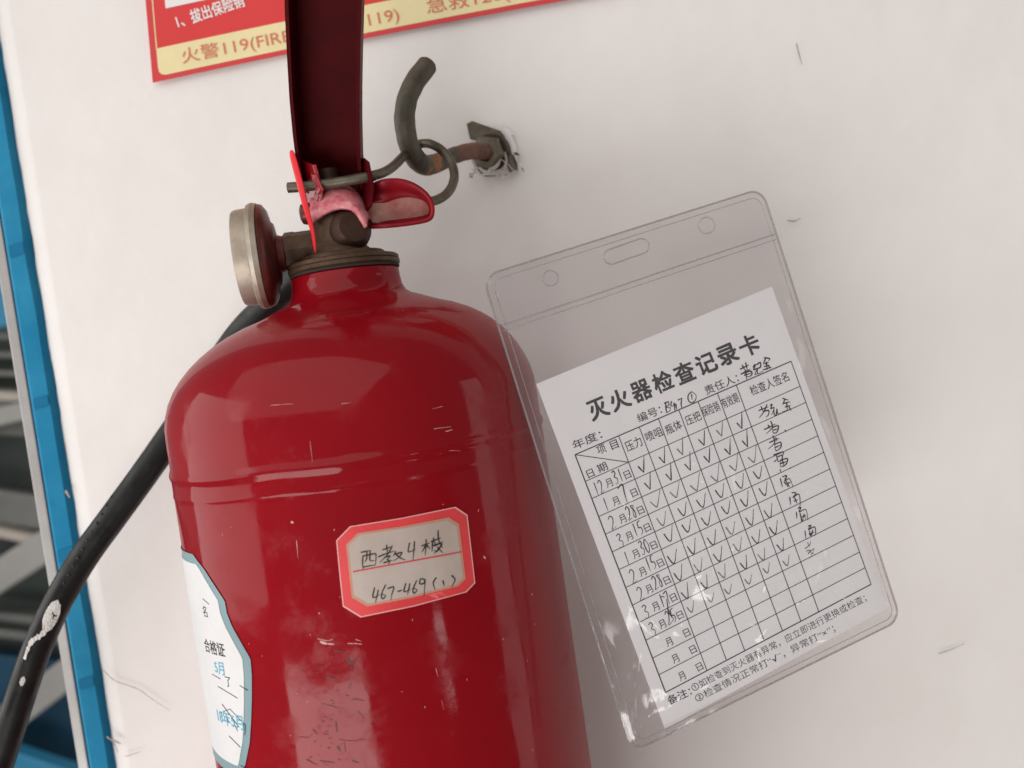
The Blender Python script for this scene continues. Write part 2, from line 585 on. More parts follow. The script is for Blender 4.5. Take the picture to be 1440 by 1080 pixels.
def glyphs(s, bold=0.0):
    """outlines of a line of type, filled by non-zero winding (the font's strokes overlap)"""
    key = (s, bold)
    if key in _gl:
        return _gl[key]
    cu = bpy.data.curves.new('type', 'FONT')
    cu.body = s
    cu.size = 1.0
    o = bpy.data.objects.new('type', cu)
    C.objects.link(o)
    bpy.context.view_layer.update()
    dg = bpy.context.evaluated_depsgraph_get()
    cv = o.evaluated_get(dg).to_curve(dg)
    loops = []
    for sp_ in cv.splines:
        bp = sp_.bezier_points
        n = len(bp)
        pts = []
        for i in range(n):
            a, b = bp[i], bp[(i + 1) % n]
            straight = (a.handle_right - a.co).cross(b.co - a.co).length < 1e-6 and (b.handle_left - b.co).cross(b.co - a.co).length < 1e-6
            seg = [a.co] if straight else interpolate_bezier(a.co, a.handle_right, b.handle_left, b.co, 5)[:-1]
            pts += [(q[0], q[1]) for q in seg]
        clean = []
        for q in pts:
            if not clean or abs(q[0] - clean[-1][0]) + abs(q[1] - clean[-1][1]) > 1e-5:
                clean.append(q)
        if len(clean) > 2 and abs(clean[0][0] - clean[-1][0]) + abs(clean[0][1] - clean[-1][1]) < 1e-5:
            clean.pop()
        if len(clean) > 2:
            loops.append(np.array(clean))
    o.to_curve_clear()
    bpy.data.objects.remove(o)
    bpy.data.curves.remove(cu)
    ar = [0.5 * float(np.sum(l[:, 0] * np.roll(l[:, 1], -1) - np.roll(l[:, 0], -1) * l[:, 1])) for l in loops]
    sgn = 1 if ar[int(np.argmax(np.abs(ar)))] > 0 else -1
    if bold:
        new = []
        for l in loops:
            d = np.roll(l, -1, 0) - l
            d /= np.maximum(np.linalg.norm(d, axis=1, keepdims=True), 1e-9)
            nr = np.stack([d[:, 1], -d[:, 0]], 1) * sgn
            nv = nr + np.roll(nr, 1, 0)
            ln = np.maximum(np.linalg.norm(nv, axis=1, keepdims=True), 0.7)
            new.append(l + nv / ln * bold * 1.15)
        loops = new
    V, E = [], []
    for l in loops:
        b0 = len(V)
        V += [Vector((float(x), float(y))) for x, y in l]
        E += [(b0 + i, b0 + (i + 1) % len(l)) for i in range(len(l))]
    vo, eo, fo, *_ = delaunay_2d_cdt(V, E, [], 0, 1e-6)
    A = np.concatenate(loops)
    B = np.concatenate([np.roll(l, -1, 0) for l in loops])
    vv = np.array([(q[0], q[1]) for q in vo])
    fs = []
    for f in fo:
        c = vv[list(f)].mean(0)
        up = (A[:, 1] <= c[1]) & (B[:, 1] > c[1])
        dn = (A[:, 1] > c[1]) & (B[:, 1] <= c[1])
        side_ = (B[:, 0] - A[:, 0]) * (c[1] - A[:, 1]) - (c[0] - A[:, 0]) * (B[:, 1] - A[:, 1])
        if int(np.sum(up & (side_ > 0))) - int(np.sum(dn & (side_ < 0))):
            fs.append(tuple(f))
    x0, y0 = vv.min(0)
    x1, y1 = vv.max(0)
    _gl[key] = ([(float(x - x0), float(y)) for x, y in vv], fs, float(x1 - x0), float(y0), float(y1))
    return _gl[key]


def zc(off, s):                               # strokes measured in a zoomed view -> photo pixels
    return lambda pts: [(off[0] + x / s, off[1] + y / s) for x, y in pts]


# ================================================================== THE SETTING
# wall: a thick slab whose left end stops at the window
we = on_wall(97, 720)
EDGE = we.x
wall_v, wall_f = [], []
bm = bmesh.new()
nx, nz = 90, 120
X1, Z0, Z1 = 2.4, -1.6, 1.8
xs = [EDGE, EDGE + 0.003, EDGE + 0.010] + [EDGE + 0.010 + (X1 - EDGE - 0.010) * (k / nx) ** 2.2 for k in range(1, nx + 1)]
zs = [Z0] + [-0.42 + 0.82 * k / nz for k in range(nz + 1)] + [Z1]
grid = []
for zi in zs:
    row = []
    for i, x in enumerate(xs):
        y = WALL + 0.0009 * (noise.noise(Vector((x * 9, zi * 9, 3))) + 0.4 * noise.noise(Vector((x * 31, zi * 31, 7)))) + 0.0012
        xx = x
        if i == 0:
            y = WALL + 0.006 + 0.001 * noise.noise(Vector((0, zi * 60, 0)))
            xx = x + 0.0012 * noise.noise(Vector((5, zi * 40, 0))) + 0.0006 * noise.noise(Vector((5, zi * 130, 0)))
        if i == 1:
            y += 0.0016
        row.append(bm.verts.new((xx, y, zi)))
    grid.append(row)
for a, b in zip(grid, grid[1:]):
    for k in range(len(xs) - 1):
        bm.faces.new((a[k], a[k + 1], b[k + 1], b[k]))
back = [bm.verts.new((EDGE, WALL + 0.12, z)) for z in (Z0, Z1)]
backr = [bm.verts.new((X1, WALL + 0.12, z)) for z in (Z0, Z1)]
bm.faces.new([r[0] for r in grid] + [back[1], back[0]])
bm.faces.new((back[0], back[1], backr[1], backr[0]))
bm.faces.new([r[-1] for r in reversed(grid)] + [backr[0], backr[1]])
wall = from_bm('wall', bm, M['wall'], None, True)
autosmooth(wall, 60)
wall['kind'] = 'structure'

k_ = Flat(lambda u, v: on_wall(u, v, 0.0012))
for pts, wd in (([(145, 942), (160, 956), (178, 963), (196, 970), (214, 983), (240, 1000)], 1.5),
                ([(150, 1036), (160, 1044), (166, 1058)], 2.4), ([(158, 1040), (170, 1046)], 3.5),
                ([(92, 690), (98, 700)], 4.0), ([(176, 1064), (200, 1056)], 1.2)):
    k_.stroke(pts, wd, jit=0.3)
k_.build('wall_crack', M['crack'], wall)
k_ = Flat(lambda u, v: on_wall(u, v, 0.0012))
for pts, wd in (([(1120, 61), (1123, 74), (1128, 91)], 1.3), ([(1107, 310), (1117, 311), (1126, 307)], 1.3),
                ([(1320, 919), (1338, 913), (1356, 905)], 1.1)):
    k_.stroke(pts, wd, jit=0.3)
k_.build('wall_pencil_mark', M['mark'], wall)

# the ground and the bright open-air landing seen past the wall's end
gv = [(-9, -6, -1.5), (9, -6, -1.5), (9, 12, -1.5), (-9, 12, -1.5)]
g = raw('ground', gv, [(0, 1, 2, 3)], M['floor'])
g['kind'] = 'structure'

# ------------------------------------------------------------------ blue window frame
wf = empty('window_frame', (EDGE - 0.010, WALL, -0.3), 'bright blue painted window frame with a grey metal bead beside the white wall', 'window frame')
bw = 0.0112
bm = bmesh.new()
zz = [-0.6 + 1.2 * k / 120 for k in range(121)]
cols = []
for z in zz:
    j = 0.0006 * noise.noise(Vector((2, z * 30, 1)))
    sec = [(EDGE - bw, WALL + 0.10), (EDGE - bw, WALL + 0.0022), (EDGE - bw + 0.0018, WALL + 0.0005), (EDGE - 0.001 + j, WALL + 0.0002 + j * 0.4),
           (EDGE + 0.0008 + j, WALL + 0.0042), (EDGE - 0.0004, WALL + 0.10)]
    cols.append([bm.verts.new((x, y, z)) for x, y in sec])
for a, b in zip(cols, cols[1:]):
    for k in range(6):
        k2 = (k + 1) % 6
        bm.faces.new((a[k], a[k2], b[k2], b[k]))
bm.faces.new(cols[0])
bm.faces.new(cols[-1])
autosmooth(from_bm('frame_post', bm, M['blue'], wf, True), 25)
box('gasket', (EDGE - bw - 0.0012, WALL + 0.004, -0.6), (EDGE - bw - 0.0001, WALL + 0.09, 0.6), M['gasket'], wf)
box('glazing_bead', (EDGE - bw - 0.0066, WALL + 0.003, -0.6), (EDGE - bw - 0.0013, WALL + 0.085, 0.6), M['alu'], wf, 0.0007)
for (py, ln) in ((360, 0.007), (574, 0.006), (790, 0.007), (970, 0.006)):
    q = on_wall(60 + (py - 600) * 0.13, py)
    s = raw('paint_patch', [(EDGE - bw + 0.0022, WALL - 0.0001, q.z), (EDGE - 0.0012, WALL - 0.0004, q.z + 0.0012), (EDGE - 0.0012, WALL - 0.0004, q.z + ln), (EDGE - bw + 0.0022, WALL - 0.0001, q.z + ln * 0.8)],
            [(0, 1, 2, 3)], mat('darker_blue_paint', (0.009, 0.145, 0.29), 0.75, spec=0.15), wf)

# ------------------------------------------------------------------ steel stair outside (blurred, far left)
YS = 2.3
st = empty('steel_staircase', P(20, 1000, YS), 'blurred grey and blue steel staircase seen past the blue window frame', 'staircase')


def bar(name, a, b, wpx, m, Y=YS, th=0.05):
    a, b = Vector(a), Vector(b)
    d = (b - a).normalized()
    nn = Vector((-d.y, d.x)) * wpx * 0.5
    q = [a - nn, b - nn, b + nn, a + nn]
    return slab(name, [P(x, y, Y) for x, y in q], [P(x, y, Y) + Vector((0, th, 0)) for x, y in q], M[m], st, 0.006)


bar('back_panel', (-190, 640), (120, 640), 1500, 'stair_dark', YS + 0.22)
bar('blue_panel', (-150, 1000), (110, 1030), 190, 'stair_blue', YS + 0.14)
bar('stringer', (-150, 905), (110, 738), 44, 'stair_grey', YS)
bar('stringer', (-150, 1135), (130, 920), 42, 'stair_grey', YS)
bar('tread', (-150, 575), (110, 588), 60, 'stair_mid', YS + 0.06)
bar('tread_edge', (-150, 545), (110, 566), 13, 'stair_pale', YS + 0.05)
bar('tread', (-150, 690), (110, 730), 46, 'stair_mid', YS + 0.06)
bar('tread_edge', (-150, 718), (110, 774), 13, 'stair_pale', YS + 0.03)
bar('tread', (-150, 620), (110, 560), 26, 'stair_grey', YS + 0.01)
bar('tread', (-150, 850), (110, 880), 12, 'stair_mid', YS + 0.08)
bar('tread', (-150, 872), (110, 905), 12, 'stair_mid', YS + 0.08)
bar('baluster', (-2, 300), (-1, 352), 22, 'stair_pale', YS + 0.05)
bar('blue_rail', (-60, 1062), (110, 1120), 60, 'stair_lblue', YS - 0.03)
bar('blue_rail', (-4, 362), (6, 460), 26, 'stair_lblue', YS + 0.05)
for i in range(4):
    bar('louvre', (-100, 470 + i * 26), (90, 476 + i * 26), 9, 'stair_mid', YS + 0.12)

# ================================================================== POSTER
po_o, po_x, po_y = Vector((215, 116)), Vector((780, -3)), Vector((205, 0))
pob = Flat(lambda u, v: on_wall(u, v, 0.0016))
poster = empty('safety_poster', on_wall(215, 116), 'red and cream fire safety poster pasted on the white wall above the extinguisher', 'poster')


def pxy(a, b):                                # a: px along the bottom edge, b: px up the left edge
    ex = Vector((0.9802, -0.198)) if a < 330 else Vector((0.9802, -0.198))
    sag = -0.000016 * (a - 260) ** 2 + 1.0
    return (215 + a * ex.x - b * 0.087, 116 + a * ex.y - b * 0.996 - sag * 2.0)


def pgrid(f, a0, a1, b0, b1, n=24):
    for k in range(n):
        s0, s1 = a0 + (a1 - a0) * k / n, a0 + (a1 - a0) * (k + 1) / n
        f.quad(pxy(s0, b0), pxy(s1, b0), pxy(s1, b1), pxy(s0, b1))


AMAX = 1180
f_ = Flat(lambda u, v: on_wall(u, v, 0.0014)); pgrid(f_, 0, AMAX, 0, 640, 60)
sheet = f_.build('sheet', M['po_dkred'], poster)
sheet.data.flip_normals()
md = sheet.modifiers.new('thickness', 'SOLIDIFY'); md.thickness = 0.0006; md.offset = 0
f_ = Flat(lambda u, v: on_wall(u, v, 0.00180)); pgrid(f_, 9.5, AMAX - 9, 46, 632, 60); f_.build('red_field', M['po_red'], poster)
f_ = Flat(lambda u, v: on_wall(u, v, 0.00180))
f_.poly([pxy(*q) for q in ((9, 46), (9, 20), (10, 13), (14, 8.5), (20, 7), (40, 7), (40, 46))])
pgrid(f_, 40, AMAX - 9, 7, 46, 60)
f_.build('cream_band', M['po_cream'], poster)
f_ = Flat(lambda u, v: on_wall(u, v, 0.00192)); pgrid(f_, 8.6, 10.2, 44, 630, 1); f_.build('border_line', M['po_cream'], poster)
for a0_, a1_ in ((27, 150), (400, 620)):
    f_ = Flat(lambda u, v: on_wall(u, v, 0.00192)); pgrid(f_, a0_, a1_, 99, 330, 6); f_.build('picture_panel', M['po_white'], poster)
f_ = Flat(lambda u, v: on_wall(u, v, 0.00203))
f_.stroke([pxy(68, 128), pxy(74, 116), pxy(70, 106)], 9); f_.stroke([pxy(88, 132), pxy(98, 118), pxy(112, 112)], 12); f_.stroke([pxy(120, 140), pxy(135, 120)], 10)
f_.build('picture_print', M['po_dark'], poster)
f_ = Flat(lambda u, v: on_wall(u, v, 0.00203))
f_.type('1、拔出保险销', pxy(43, 67), pxy(140, 78), 20, 0.02)
f_.build('caption_print', M['po_white'], poster)
f_ = Flat(lambda u, v: on_wall(u, v, 0.00203))
f_.type('火警119(FIRE ALARM 119)', pxy(45, 13.5), pxy(356, 11), 25)
f_.type('急救120(FIRST AID 120)', pxy(396, 13), pxy(715, 11), 25)
f_.build('band_print', M['po_text'], poster)

# ================================================================== WALL HOOK
hook = empty('wall_hook', on_wall(692, 214), 'rusty steel expansion hook screwed into the white wall beside the lever', 'hook')
hp = [P(700, 212, WALL + 0.004), P(684, 213, WALL - 0.012), P(660, 213, WALL - 0.024), P(637, 219, 0.436), P(615, 229, 0.427), P(596, 232, 0.417),
      P(581, 218, 0.409), P(572, 192, 0.404), P(569, 165, 0.402), P(573, 138, 0.402), P(584, 114, 0.404), P(601, 92, 0.408)]
path = spline(hp, 8)
rm = M['rust']                                # rust blooms where the ring rubs the bend
nt = rm.node_tree
b_ = nt.nodes['Principled BSDF']
src = b_.inputs['Base Color'].links[0].from_socket
geo = nt.nodes.new('ShaderNodeTexCoord')
dv_ = nt.nodes.new('ShaderNodeVectorMath'); dv_.operation = 'DISTANCE'
nt.links.new(geo.outputs['Object'], dv_.inputs[0]); dv_.inputs[1].default_value = hp[4].lerp(hp[5], 0.6)
nz_ = nt.nodes.new('ShaderNodeTexNoise'); nz_.inputs['Scale'].default_value = 210; nz_.inputs['Detail'].default_value = 6
nt.links.new(geo.outputs['Object'], nz_.inputs['Vector'])
ma_ = nt.nodes.new('ShaderNodeMath'); ma_.operation = 'MULTIPLY_ADD'; ma_.inputs[1].default_value = 0.026; nt.links.new(nz_.outputs['Fac'], ma_.inputs[0]); nt.links.new(dv_.outputs['Value'], ma_.inputs[2])
rg_ = nt.nodes.new('ShaderNodeMapRange'); rg_.inputs['From Min'].default_value = 0.0165; rg_.inputs['From Max'].default_value = 0.0205; rg_.inputs['To Min'].default_value = 1; rg_.inputs['To Max'].default_value = 0
nt.links.new(ma_.outputs[0], rg_.inputs['Value'])
mx_ = nt.nodes.new('ShaderNodeMixRGB'); mx_.inputs['Color2'].default_value = (0.30, 0.115, 0.035, 1)
nt.links.new(rg_.outputs['Result'], mx_.inputs['Fac']); nt.links.new(src, mx_.inputs['Color1']); nt.links.new(mx_.outputs['Color'], b_.inputs['Base Color'])
tube('hook_rod', hp[3:], lambda t: 0.0039 + 0.0006 * min(1, t / 0.18), M['rust'], hook, 24, 12, cap_round=0.9, wob=0.00025)
tube('hook_shank', hp[:4], lambda t: 0.0038 + (0.00028 * math.sin(t * 95) if t < 0.62 else 0.0001), M['brown'], hook, 24, 30, wob=0.0002)
# square washer plate, standing a little off the wall
wq = [(656, 174), (664, 170), (704, 184), (709, 190), (727, 238), (716, 243), (706, 205), (690, 199), (661, 196)]
slab('washer_plate', [P(x, y, WALL - 0.0062 + 0.00002 * (x - 660)) for x, y in wq], [P(x, y, WALL - 0.0045) for x, y in wq], M['steel'], hook, 0.0003)
axn = (P(684, 213, WALL - 0.012) - P(700, 212, WALL + 0.004)).normalized()
c0 = P(693, 214, WALL - 0.002)
lathe('sleeve', [(0.0, -0.002), (0.0090, -0.002), (0.0090, 0.0035), (0.0082, 0.0045), (0.0, 0.0045)], c0, axn, M['brass_dark'], hook, 28)
lathe('nut', [(0.0, 0.0046), (0.0080, 0.0046), (0.0085, 0.0060), (0.0085, 0.0105), (0.0074, 0.0120), (0.0046, 0.0125)], c0, axn, M['steel'], hook, 6)
# frayed tape on the thread
for pts, wd in (([(698, 197), (702, 215), (699, 232), (688, 240)], 0.0022), ([(678, 205), (692, 214), (700, 220)], 0.0008), ([(700, 222), (712, 229), (722, 240)], 0.0007),
                ([(664, 226), (668, 240), (660, 249)], 0.0010), ([(690, 243), (676, 246), (664, 238)], 0.0008), ([(709, 214), (712, 226), (708, 238)], 0.0013)):
    tube('tape_strand', [P(x, y, WALL - 0.0135 + 0.00025 * abs(x - 690)) for x, y in pts], wd * 0.5, M['tape'], hook, 6, 5)
# ragged hole in the plaster round the anchor
hp_ = []
for k in range(40):
    a = 2 * math.pi * k / 40
    rr = 1 + 0.28 * noise.noise(Vector((math.cos(a) * 2, math.sin(a) * 2, 4)))
    hp_.append((695 + 34 * rr * math.cos(a) * 0.95, 213 + 36 * rr * math.sin(a)))
f_ = Flat(lambda u, v: on_wall(u, v, 0.0011)); f_.fan(hp_, 2); f_.build('plaster_patch', M['wall'], wall)
f_ = Flat(lambda u, v: on_wall(u, v, 0.0014))
for pts, wd in (([(712, 208), (722, 224), (728, 240)], 6), ([(672, 238), (682, 247), (697, 247)], 3.5), ([(723, 215), (731, 218)], 4), ([(661, 244), (664, 250)], 3.5), ([(734, 236), (737, 242)], 2)):
    f_.stroke(pts, wd, jit=0.35)
f_.build('anchor_dirt', M['dirt'], wall)
random.seed(21)
bm = bmesh.new()
for i in range(46):
    a = random.uniform(0, 2 * math.pi)
    rr = random.uniform(24, 44)
    c = on_wall(696 + rr * math.cos(a), 214 + rr * math.sin(a) * 0.9, 0.0008)
    s = random.uniform(0.0003, 0.0013)
    r = bmesh.ops.create_icosphere(bm, subdivisions=1, radius=s, matrix=Matrix.Translation(c))
    for v in r['verts']:
        v.co = c + Vector(((v.co.x - c.x) * random.uniform(0.6, 1.6), (v.co.y - c.y) * 0.5, (v.co.z - c.z) * random.uniform(0.5, 1.3)))
crumbs = from_bm('plaster_crumb', bm, M['wall'], wall)
crumbs['kind'] = 'stuff'

# ================================================================== FIRE EXTINGUISHER
ex = empty('fire_extinguisher', ORG + Vector((0, 0, -0.335)), 'red dry powder fire extinguisher with black hose hanging from the wall hook', 'fire extinguisher')
prof = [(0.0, -0.330), (0.060, -0.330), (0.062, -0.322), (0.070, -0.318), (0.0742, -0.312), (RT, -0.304), (RT, -0.20), (RT, -0.10), (RT, -0.05), (RT, -0.0060), (RT, -0.0044),
        (RT + 0.0001, -0.0038), (RT + 0.0002, -0.0032), (RT + 0.0001, -0.0026), (RT, -0.0020), (RT, 0.0014), (RT + 0.0001, 0.0024), (RT + 0.0005, 0.0034), (RT + 0.0007, 0.0044), (RT + 0.0005, 0.0054),
        (RT + 0.0001, 0.0064), (RT - 0.0001, 0.0076), (RT - 0.0001, 0.012), (RT - 0.0001, 0.016)]
for k in range(1, 15):                        # shoulder
    t = k / 14 * math.pi / 2 * 0.93
    prof.append((RT * (math.cos(t) ** 0.79) if t < 1.55 else 0.0, 0.018 + 0.0455 * math.sin(t)))
prof = [p for p in prof if p[0] > 0.0305 or p[1] < 0.02]
prof += [(0.0290, 0.0628), (0.0262, 0.0638), (0.0240, 0.0655), (0.0227, 0.0680), (0.0222, 0.0715), (0.0221, 0.0745), (0.0215, 0.0752), (0.0, 0.0752)]


def neckshift(p, t):
    s = max(0.0, min(1.0, (t - 0.03) / 0.04))
    s = s * s * (3 - 2 * s)
    d = 0.0036 * s
    q = p + Vector((d, 0, 0))
    if -0.006 < t < 0.007:                    # the weld bead is uneven
        a = math.atan2(p.y - ORG.y, p.x - ORG.x)
        q += (q - Vector((ORG.x, ORG.y, q.z))).normalized() * 0.00025 * noise.noise(Vector((a * 14, t * 300, 2))) + Vector((0, 0, 0.0010 * noise.noise(Vector((a * 3, 1, 5)))))
    return q


lathe('tank', prof, ORG, (0, 0, 1), M['tank'], ex, 128, 50, neckshift)
NX = ORG + Vector((0.0038, 0, 0))             # axis of the valve
lathe('gasket', [(0.0, 0.0753), (0.0223, 0.0753), (0.0224, 0.0760), (0.0220, 0.0765), (0.0, 0.0765)], NX, (0, 0, 1), M['hole'], ex, 64)
lathe('brass_collar', [(0.0, 0.0764), (0.0222, 0.0764), (0.0228, 0.0769), (0.0228, 0.0783), (0.0223, 0.0786), (0.0226, 0.0789), (0.0226, 0.0801), (0.0218, 0.0806), (0.0178, 0.0808), (0.0174, 0.0822), (0.0168, 0.0828), (0.0, 0.0828)],
      NX, (0, 0, 1), M['brass'], ex, 64)

valve = lathe('valve', [(0.0, 0.0826), (0.0132, 0.0826), (0.0126, 0.0845), (0.0112, 0.0860), (0.0104, 0.0880), (0.0102, 0.0930), (0.0097, 0.0960), (0.0086, 0.0985), (0.0068, 0.1006), (0.0042, 0.1020), (0.0, 0.1025)],
              NX + Vector((-0.0012, 0, 0)), (0, 0, 1), M['brass'], ex, 40)
VZ = 0.0868
VC = NX + Vector((0, 0, VZ))
lathe('gauge_port', [(0.0, 0.0), (0.0080, 0.0), (0.0080, 0.0185), (0.0083, 0.0190), (0.0083, 0.0225), (0.0076, 0.0230), (0.0, 0.0230)], VC, (-1, 0, 0.01), M['brass'], valve, 8)
lathe('outlet_knuckle', [(0.0, 0.0), (0.0084, 0.0), (0.0088, 0.006), (0.0082, 0.0095), (0.0060, 0.0120), (0.0, 0.0128)], NX + Vector((0.0022, 0, 0.0905)), (0.45, -0.85, 0.12), M['brass_dark'], valve, 28)
# hose outlet at the back left
lathe('hose_outlet', [(0.0, 0.0), (0.0078, 0.0), (0.0078, 0.020), (0.0090, 0.020), (0.0090, 0.034), (0.0, 0.034)], VC + Vector((-0.004, 0.008, -0.001)), (-0.55, 0.8, -0.3), M['brass_dark'], valve, 24)

# pressure gauge, its disc seen from the edge
gz = P(336, 366, AX - 0.004)
gdir = Vector((-1, -0.13, 0.015)).normalized()
gc = Vector((VC.x, AX + 0.001, gz.z))
gx = VC.x - gz.x                              # distance of the face from the valve's axis
gauge = lathe('pressure_gauge', [(0.0, gx - 0.0104), (0.0200, gx - 0.0104), (0.0212, gx - 0.0098), (0.0216, gx - 0.0078), (0.0210, gx - 0.0062), (0.0197, gx - 0.0056), (0.0194, gx - 0.0012), (0.0189, gx), (0.0174, gx), (0.0172, gx - 0.0012), (0.0, gx - 0.0012)],
              gc, gdir, M['silver'], ex, 64, 30)
lathe('gauge_back', [(0.0, gx - 0.0185), (0.0070, gx - 0.0185), (0.0078, gx - 0.0160), (0.0125, gx - 0.0152), (0.0135, gx - 0.0142), (0.0182, gx - 0.0132), (0.0204, gx - 0.0118), (0.0209, gx - 0.0103), (0.0, gx - 0.0103)],
      gc, gdir, M['maroon'], gauge, 64, 40)
lathe('gauge_dial', [(0.0, 0.0), (0.0169, 0.0), (0.0169, 0.0004), (0.0, 0.0004)], gc + gdir * (gx - 0.0011), gdir, M['paper'], gauge, 48)
lathe('gauge_nut', [(0.0, 0.0), (0.0060, 0.0), (0.0060, gx - 0.0185), (0.0, gx - 0.0185)], gc, gdir, M['brass_dark'], gauge, 6)


# --- upper lever: a channel rising out of the frame towards the camera
def sheet_strip(name, left, right, depth_vec, th, m, parent):
    """U-channel: web between left/right edge lines, flanges along depth_vec (towards the camera)."""
    bm = bmesh.new()
    rows = []
    n = len(left)
    for i in range(n):
        l, r = left[i], right[i]
        d = depth_vec[i]
        ax = (r - l).normalized()
        sec = []
        rad = 0.0022
        # outer contour then inner contour
        outer = [l + d, l + d * 0.25, l + d * 0.06 + ax * rad * 0.35, l + ax * rad, r - ax * rad, r + d * 0.06 - ax * rad * 0.35, r + d * 0.25, r + d]
        inner = [p + (ax * th if k < 3 else (-ax * th if k > 4 else Vector())) + (d.normalized() * th if 2 <= k <= 5 else Vector()) for k, p in enumerate(outer)]
        sec = outer + list(reversed(inner))
        rows.append([bm.verts.new(p) for p in sec])
    k_n = len(rows[0])
    for a, b in zip(rows, rows[1:]):
        for k in range(k_n):
            k2 = (k + 1) % k_n
            bm.faces.new((a[k], a[k2], b[k2], b[k]))
    half = k_n // 2
    for row in (rows[0], rows[-1]):
        for k in range(half - 1):
            bm.faces.new((row[k], row[k + 1], row[k_n - 2 - k], row[k_n - 1 - k]))
    o = from_bm(name, bm, m, parent, True)
    return autosmooth(o, 40)


lev_px = [(428, 517, 258, 0.386, 0.013), (422, 514, 215, 0.378, 0.0155), (417, 513, 170, 0.371, 0.016), (413, 513, 125, 0.364, 0.016), (410, 514, 70, 0.356, 0.016), (407, 516, 5, 0.347, 0.016), (404, 520, -110, 0.332, 0.015), (405, 520, -180, 0.324, 0.012)]
left = []; right = []; dv = []
for xl, xr, y, Yd, dep in lev_px:
    sh = (xr - xl) * 0.155
    l, r = P(xl + 3, y, Yd + dep * 0.5), P(xr - 2, y - sh * 0.45, Yd + dep * 0.5)
    # flanges come forward and down, square to the lever's run
    left.append(l); right.append(r)
run = (left[5] - left[1]).normalized()
side = (right[3] - left[3]).normalized()
fwd = run.cross(side).normalized()
if fwd.y > 0:
    fwd = -fwd
for (xl, xr, y, Yd, dep) in lev_px:
    dv.append(fwd * dep)
lever = sheet_strip('lever', left, right, dv, 0.0014, M['lever'], ex)
# pivot ears that run down past the pin on both sides
def ear(name, px, Y0, m, th=0.0014):
    fr = [P(x, y, Y0 + dy) for x, y, dy in px]
    bk = [p + (right[0] - left[0]).normalized() * th for p in fr]
    return slab(name, fr, bk, m, lever, 0.0003)


ear('lever_ear', [(423, 226, -0.004), (440, 232, -0.012), (450, 268, -0.010), (447, 296, -0.006), (437, 318, -0.002), (429, 300, 0.004), (426, 262, 0.006)], AX, M['red'])
ear('lever_ear', [(508, 222, -0.004), (515, 228, -0.011), (522, 262, -0.011), (519, 290, -0.010), (509, 302, 0.000), (503, 284, 0.006), (503, 250, 0.006)], AX, M['lever'])
ear('lever_ear', [(437, 244, -0.010), (441, 246, -0.012), (451, 268, -0.012), (446, 274, -0.010), (440, 262, -0.009)], AX, M['red'])

lathe('rivet', [(0.0, -0.004), (0.0044, -0.004), (0.0044, 0.0), (0.0040, 0.0012), (0.0026, 0.0019), (0.0, 0.0021)], P(429, 301, AX - 0.003), (-1, -0.05, 0), M['maroon'], lever, 24)

# --- fixed carry handle: arch over the valve and a shallow tray to the right
fr_c = [(438, 313), (446, 308), (458, 300), (470, 295), (482, 293), (494, 295), (503, 302), (509, 311), (514, 320)]
bk_c = [(430, 296), (437, 280), (450, 267), (466, 261), (482, 261), (497, 268), (508, 281), (515, 296), (521, 311)]
bm = bmesh.new()
fr_v = spline([P(x, y, AX - 0.0105) for x, y in fr_c], 3)
bk_v = spline([P(x, y, AX - 0.0005) for x, y in bk_c], 3)
rows = []
for k in range(7):
    s = k / 6
    rows.append([bm.verts.new(a.lerp(b, s) + Vector((0, 0, 0.0022 * math.sin(math.pi * s))) ) for a, b in zip(fr_v, bk_v)])
for a, b in zip(rows, rows[1:]):
    for k in range(len(a) - 1):
        bm.faces.new((a[k], a[k + 1], b[k + 1], b[k]))
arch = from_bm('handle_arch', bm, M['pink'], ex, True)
md = arch.modifiers.new('thickness', 'SOLIDIFY'); md.thickness = 0.0016; md.offset = 0

tray_out = [(518, 314), (514, 298), (513, 278), (520, 263), (536, 255), (557, 253), (576, 257), (592, 266), (603, 277), (608, 289), (608, 301), (603, 308), (590, 312), (565, 316), (540, 318), (522, 319)]
tray_in = [(522, 310), (518, 298), (519, 288), (526, 286), (541, 285), (556, 280), (571, 277), (584, 278), (597, 282), (604, 290), (604, 299), (600, 303), (588, 306), (565, 309), (541, 312), (525, 313)]
so = spline([P(x, y, AX - 0.0095 + 0.00004 * (x - 510) + max(0.0, min(1.0, (528 - x) / 12)) * 0.0075) for x, y in tray_out], 4, True)
si = spline([P(x, y, AX - 0.0010 + 0.00004 * (x - 510)) for x, y in tray_in], 4, True)
bm = bmesh.new()
n = len(so)
cen = sum(si, Vector()) / n
rows = [[bm.verts.new(p) for p in so],
        [bm.verts.new(a.lerp(b, 0.30) + Vector((0, 0.0045, 0))) for a, b in zip(so, si)],
        [bm.verts.new(a.lerp(b, 0.8) + Vector((0, 0.0015, 0))) for a, b in zip(so, si)], [bm.verts.new(p) for p in si]]
for a, b in zip(rows, rows[1:]):
    for k in range(n):
        k2 = (k + 1) % n
        bm.faces.new((a[k], a[k2], b[k2], b[k]))
tray = from_bm('carry_handle', bm, M['tray'], ex, True)
md = tray.modifiers.new('thickness', 'SOLIDIFY'); md.thickness = 0.0016; md.offset = 0
bm = bmesh.new()
vs = [bm.verts.new(p - Vector((0, 0.0003, 0))) for p in si]
cv = bm.verts.new(cen + Vector((0, 0.0006, 0)))
for k in range(n):
    bm.faces.new((vs[k], vs[(k + 1) % n], cv))
floor_ = from_bm('handle_floor', bm, M['beige'], tray, True)
